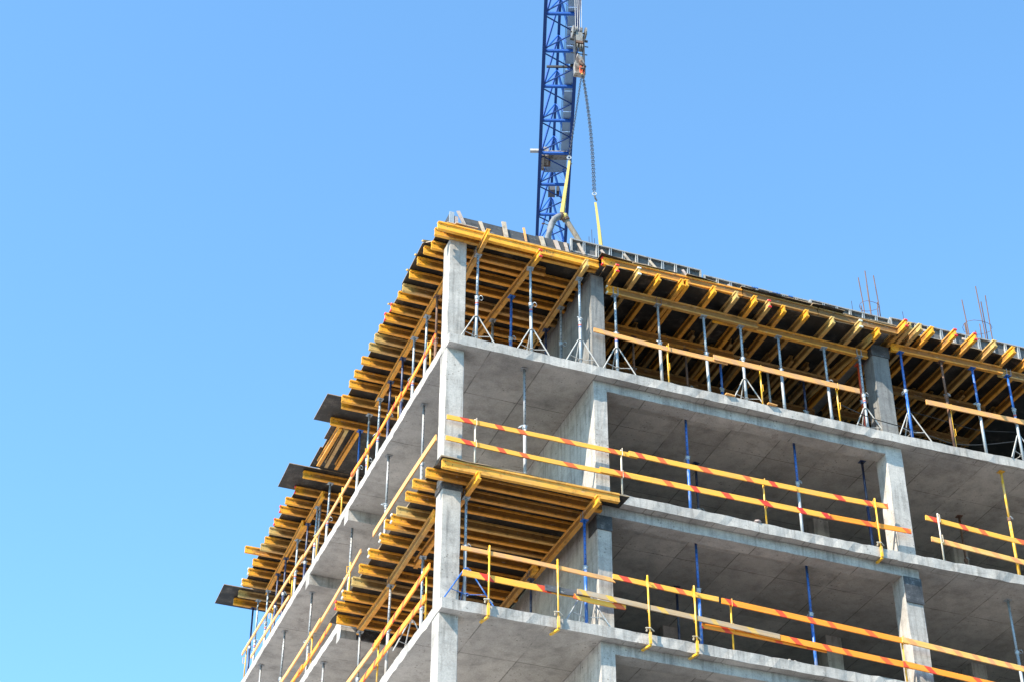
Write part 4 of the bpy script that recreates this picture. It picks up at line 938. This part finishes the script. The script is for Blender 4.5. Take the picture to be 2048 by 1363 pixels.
def hookend(x, z, label):
    t = thing('sling_hook', label, 'hook', (x, HY, z), 'hooks at the chain ends')
    bm = B(); ring(bm, (0, 0, .0), .045, .016, (.3, 1, 0), 14, 6); obj('eye_ring', bm, 'galv', t)
    bm = B(); tube(bm, [(0, 0, -.05), (.02, 0, -.13), (.055, 0, -.2), (.07, .0, -.16)], [.018, .022, .018, .008], 6); obj('hook', bm, 'dark_steel', t)
hookend(3.345, 7.03, 'steel hook joining the left chain to the sling on the hose')
hookend(3.97, 6.10, 'pale steel hook joining the right chain to the free sling')
def strap(pts, w0, w1, label, gap):
    bm = B()
    for sgn in (-1, 1):
        A = []
        n = len(pts)
        for i, p in enumerate(pts):
            t = i / (n - 1); w = w0 + (w1 - w0) * t; g = gap * t * sgn
            p = V(p) + V((g, .01 * sgn, 0)); tw = .25 * sgn
            e = V((math.cos(tw), math.sin(tw), 0)) * w / 2; nn = V((-math.sin(tw), math.cos(tw), 0)) * .004
            A.append([bm.verts.new(p + q) for q in (-e - nn, e - nn, e + nn, -e + nn)])
        for a, b in zip(A, A[1:]):
            for k in range(4): bm.faces.new((a[k], a[(k + 1) % 4], b[(k + 1) % 4], b[k]))
        bm.faces.new(A[0][::-1]); bm.faces.new(A[-1])
    tag(obj('yellow_sling', bm, 'strap'), label, 'sling', 'yellow lifting slings')
strap([(3.345, HY, 6.93), (3.28, HY, 6.35), (3.21, HY, 5.8), (3.15, HY, 5.28)], .055, .085, 'yellow sling from the left chain down to the bent hose', .022)
strap([(3.985, HY, 5.84), (4.02, HY, 5.5), (4.06, HY, 5.1), (4.09, HY, 4.67), (4.16, HY, 3.6), (4.19, HY, 3.03)], .05, .09, 'yellow sling from the right chain down behind the steel panels', .03)
ho = thing('concrete_hose', 'bent grey concrete hose with brown couplings hanging from the sling', 'hose', (3.05, HY, 3.02))
ofs = Matrix.Translation(-V((3.05, HY, 3.02)))
bm = B(); pts = [(2.66, HY, 3.06), (2.72, HY, 3.8), (2.79, HY, 4.45), (2.835, HY, 4.70), (2.885, HY, 4.88), (2.955, HY, 5.03), (3.05, HY, 5.13), (3.13, HY, 5.17)]
tube(bm, pts, .075, 14); obj('rubber_hose', bm, 'hose', ho, ofs, True)
bm = B(); tube(bm, [(3.225, HY, 5.12), (3.30, HY, 4.99), (3.48, HY, 4.69), (3.8, HY, 4.1), (4.35, HY, 3.1)], .062, 14); obj('steel_pipe', bm, 'tan_hose', ho, ofs, True)
for a, b, r in (((3.095, HY, 5.16), (3.135, HY, 5.165), .098), ((3.215, HY, 5.135), (3.245, HY, 5.08), .09)):
    bm = B(); tube(bm, [a, b], r, 14); obj('pipe_coupling', bm, 'brown_steel', ho, ofs)
bm = B(); tube(bm, [(3.14, HY, 5.17), (3.18, HY, 5.165), (3.215, HY, 5.13)], [.088, .10, .085], 12)
for v in bm.verts: v.co += V((rnd.uniform(-1, 1), rnd.uniform(-1, 1), rnd.uniform(-1, 1))) * .012
obj('yellow_wrap', bm, 'strap', ho, ofs)
bm = B(); tube(bm, [(2.70, HY, 4.82), (2.64, HY, 4.80)], .02, 8); tube(bm, [(2.80, HY, 4.80), (2.70, HY, 4.82)], .01, 6); obj('bolt', bm, 'brown_steel', ho, ofs)

# ------------------------------------------------------------------ ground
bm = B(); v = [bm.verts.new(p) for p in ((-3000, -3000, 0), (3000, -3000, 0), (3000, 3000, 0), (-3000, 3000, 0))]; bm.faces.new(v)
g = obj('ground', bm, 'dark_ground', None, Matrix.Translation((0, 0, -24.05))); g['kind'] = 'structure'  # unseen ground, kept dark so the front bay soffits get less bounce
bm = B(); v = [bm.verts.new(p) for p in ((-90, -16, 0), (-4, -16, 0), (3.5, -9, 0), (3.5, 80, 0), (-90, 80, 0))]; bm.faces.new(v)
g = obj('added_bounce_yard', bm, 'ground', None, Matrix.Translation((0, 0, -24.02))); g['kind'] = 'structure'  # unseen pale sheet added to bounce light up under the corner bay

# ------------------------------------------------------------------ light
sd = V((-1, -.44, 1.05)).normalized()
el = math.asin(sd.z); az = math.atan2(sd.x, sd.y)
w = bpy.data.worlds.new('World'); S.world = w; w.use_nodes = True
nt = w.node_tree; bg = nt.nodes['Background']
sky = nt.nodes.new('ShaderNodeTexSky'); sky.sky_type = 'NISHITA'; sky.sun_disc = False
sky.sun_elevation = el; sky.sun_rotation = az; sky.altitude = 200; sky.air_density = 1.0; sky.dust_density = .45; sky.ozone_density = 2.2
tint = nt.nodes.new('ShaderNodeMix'); tint.data_type = 'RGBA'; tint.blend_type = 'MULTIPLY'; tint.inputs['Factor'].default_value = 1
nt.links.new(sky.outputs[0], tint.inputs[6]); tint.inputs[7].default_value = (.87, 1.225, 1.30, 1)
nt.links.new(tint.outputs[2], bg.inputs[0]); bg.inputs[1].default_value = .15
sl = bpy.data.lights.new('sun', 'SUN'); sl.energy = 5.0; sl.angle = math.radians(.5); sl.color = (1, .92, .79)
so = bpy.data.objects.new('sun', sl); COL.objects.link(so); so.rotation_euler = sd.to_track_quat('Z', 'Y').to_euler(); so.location = sd * 60

# ------------------------------------------------------------------ camera
cam = bpy.data.cameras.new('camera'); cam.sensor_width = 36; cam.lens = 65.1375; cam.clip_end = 20000; cam.clip_start = .5
co = bpy.data.objects.new('camera', cam); COL.objects.link(co); S.camera = co
yaw, pit, rol = .361606853, .630459942, .00431606915
cy, sy, cp, sp = math.cos(yaw), math.sin(yaw), math.cos(pit), math.sin(pit)
f = V((sy * cp, cy * cp, sp)); r = V((cy, -sy, 0)); u = r.cross(f)
r2 = r * math.cos(rol) + u * math.sin(rol); u2 = -r * math.sin(rol) + u * math.cos(rol)
mw = Matrix((r2, u2, -f)).transposed().to_4x4(); mw.translation = V((-9.49801056, -28.6929121, -22.2467281))
co.matrix_world = mw
S.view_settings.view_transform = 'Standard'; S.view_settings.look = 'None'; S.view_settings.exposure = 1.1; S.view_settings.gamma = 1
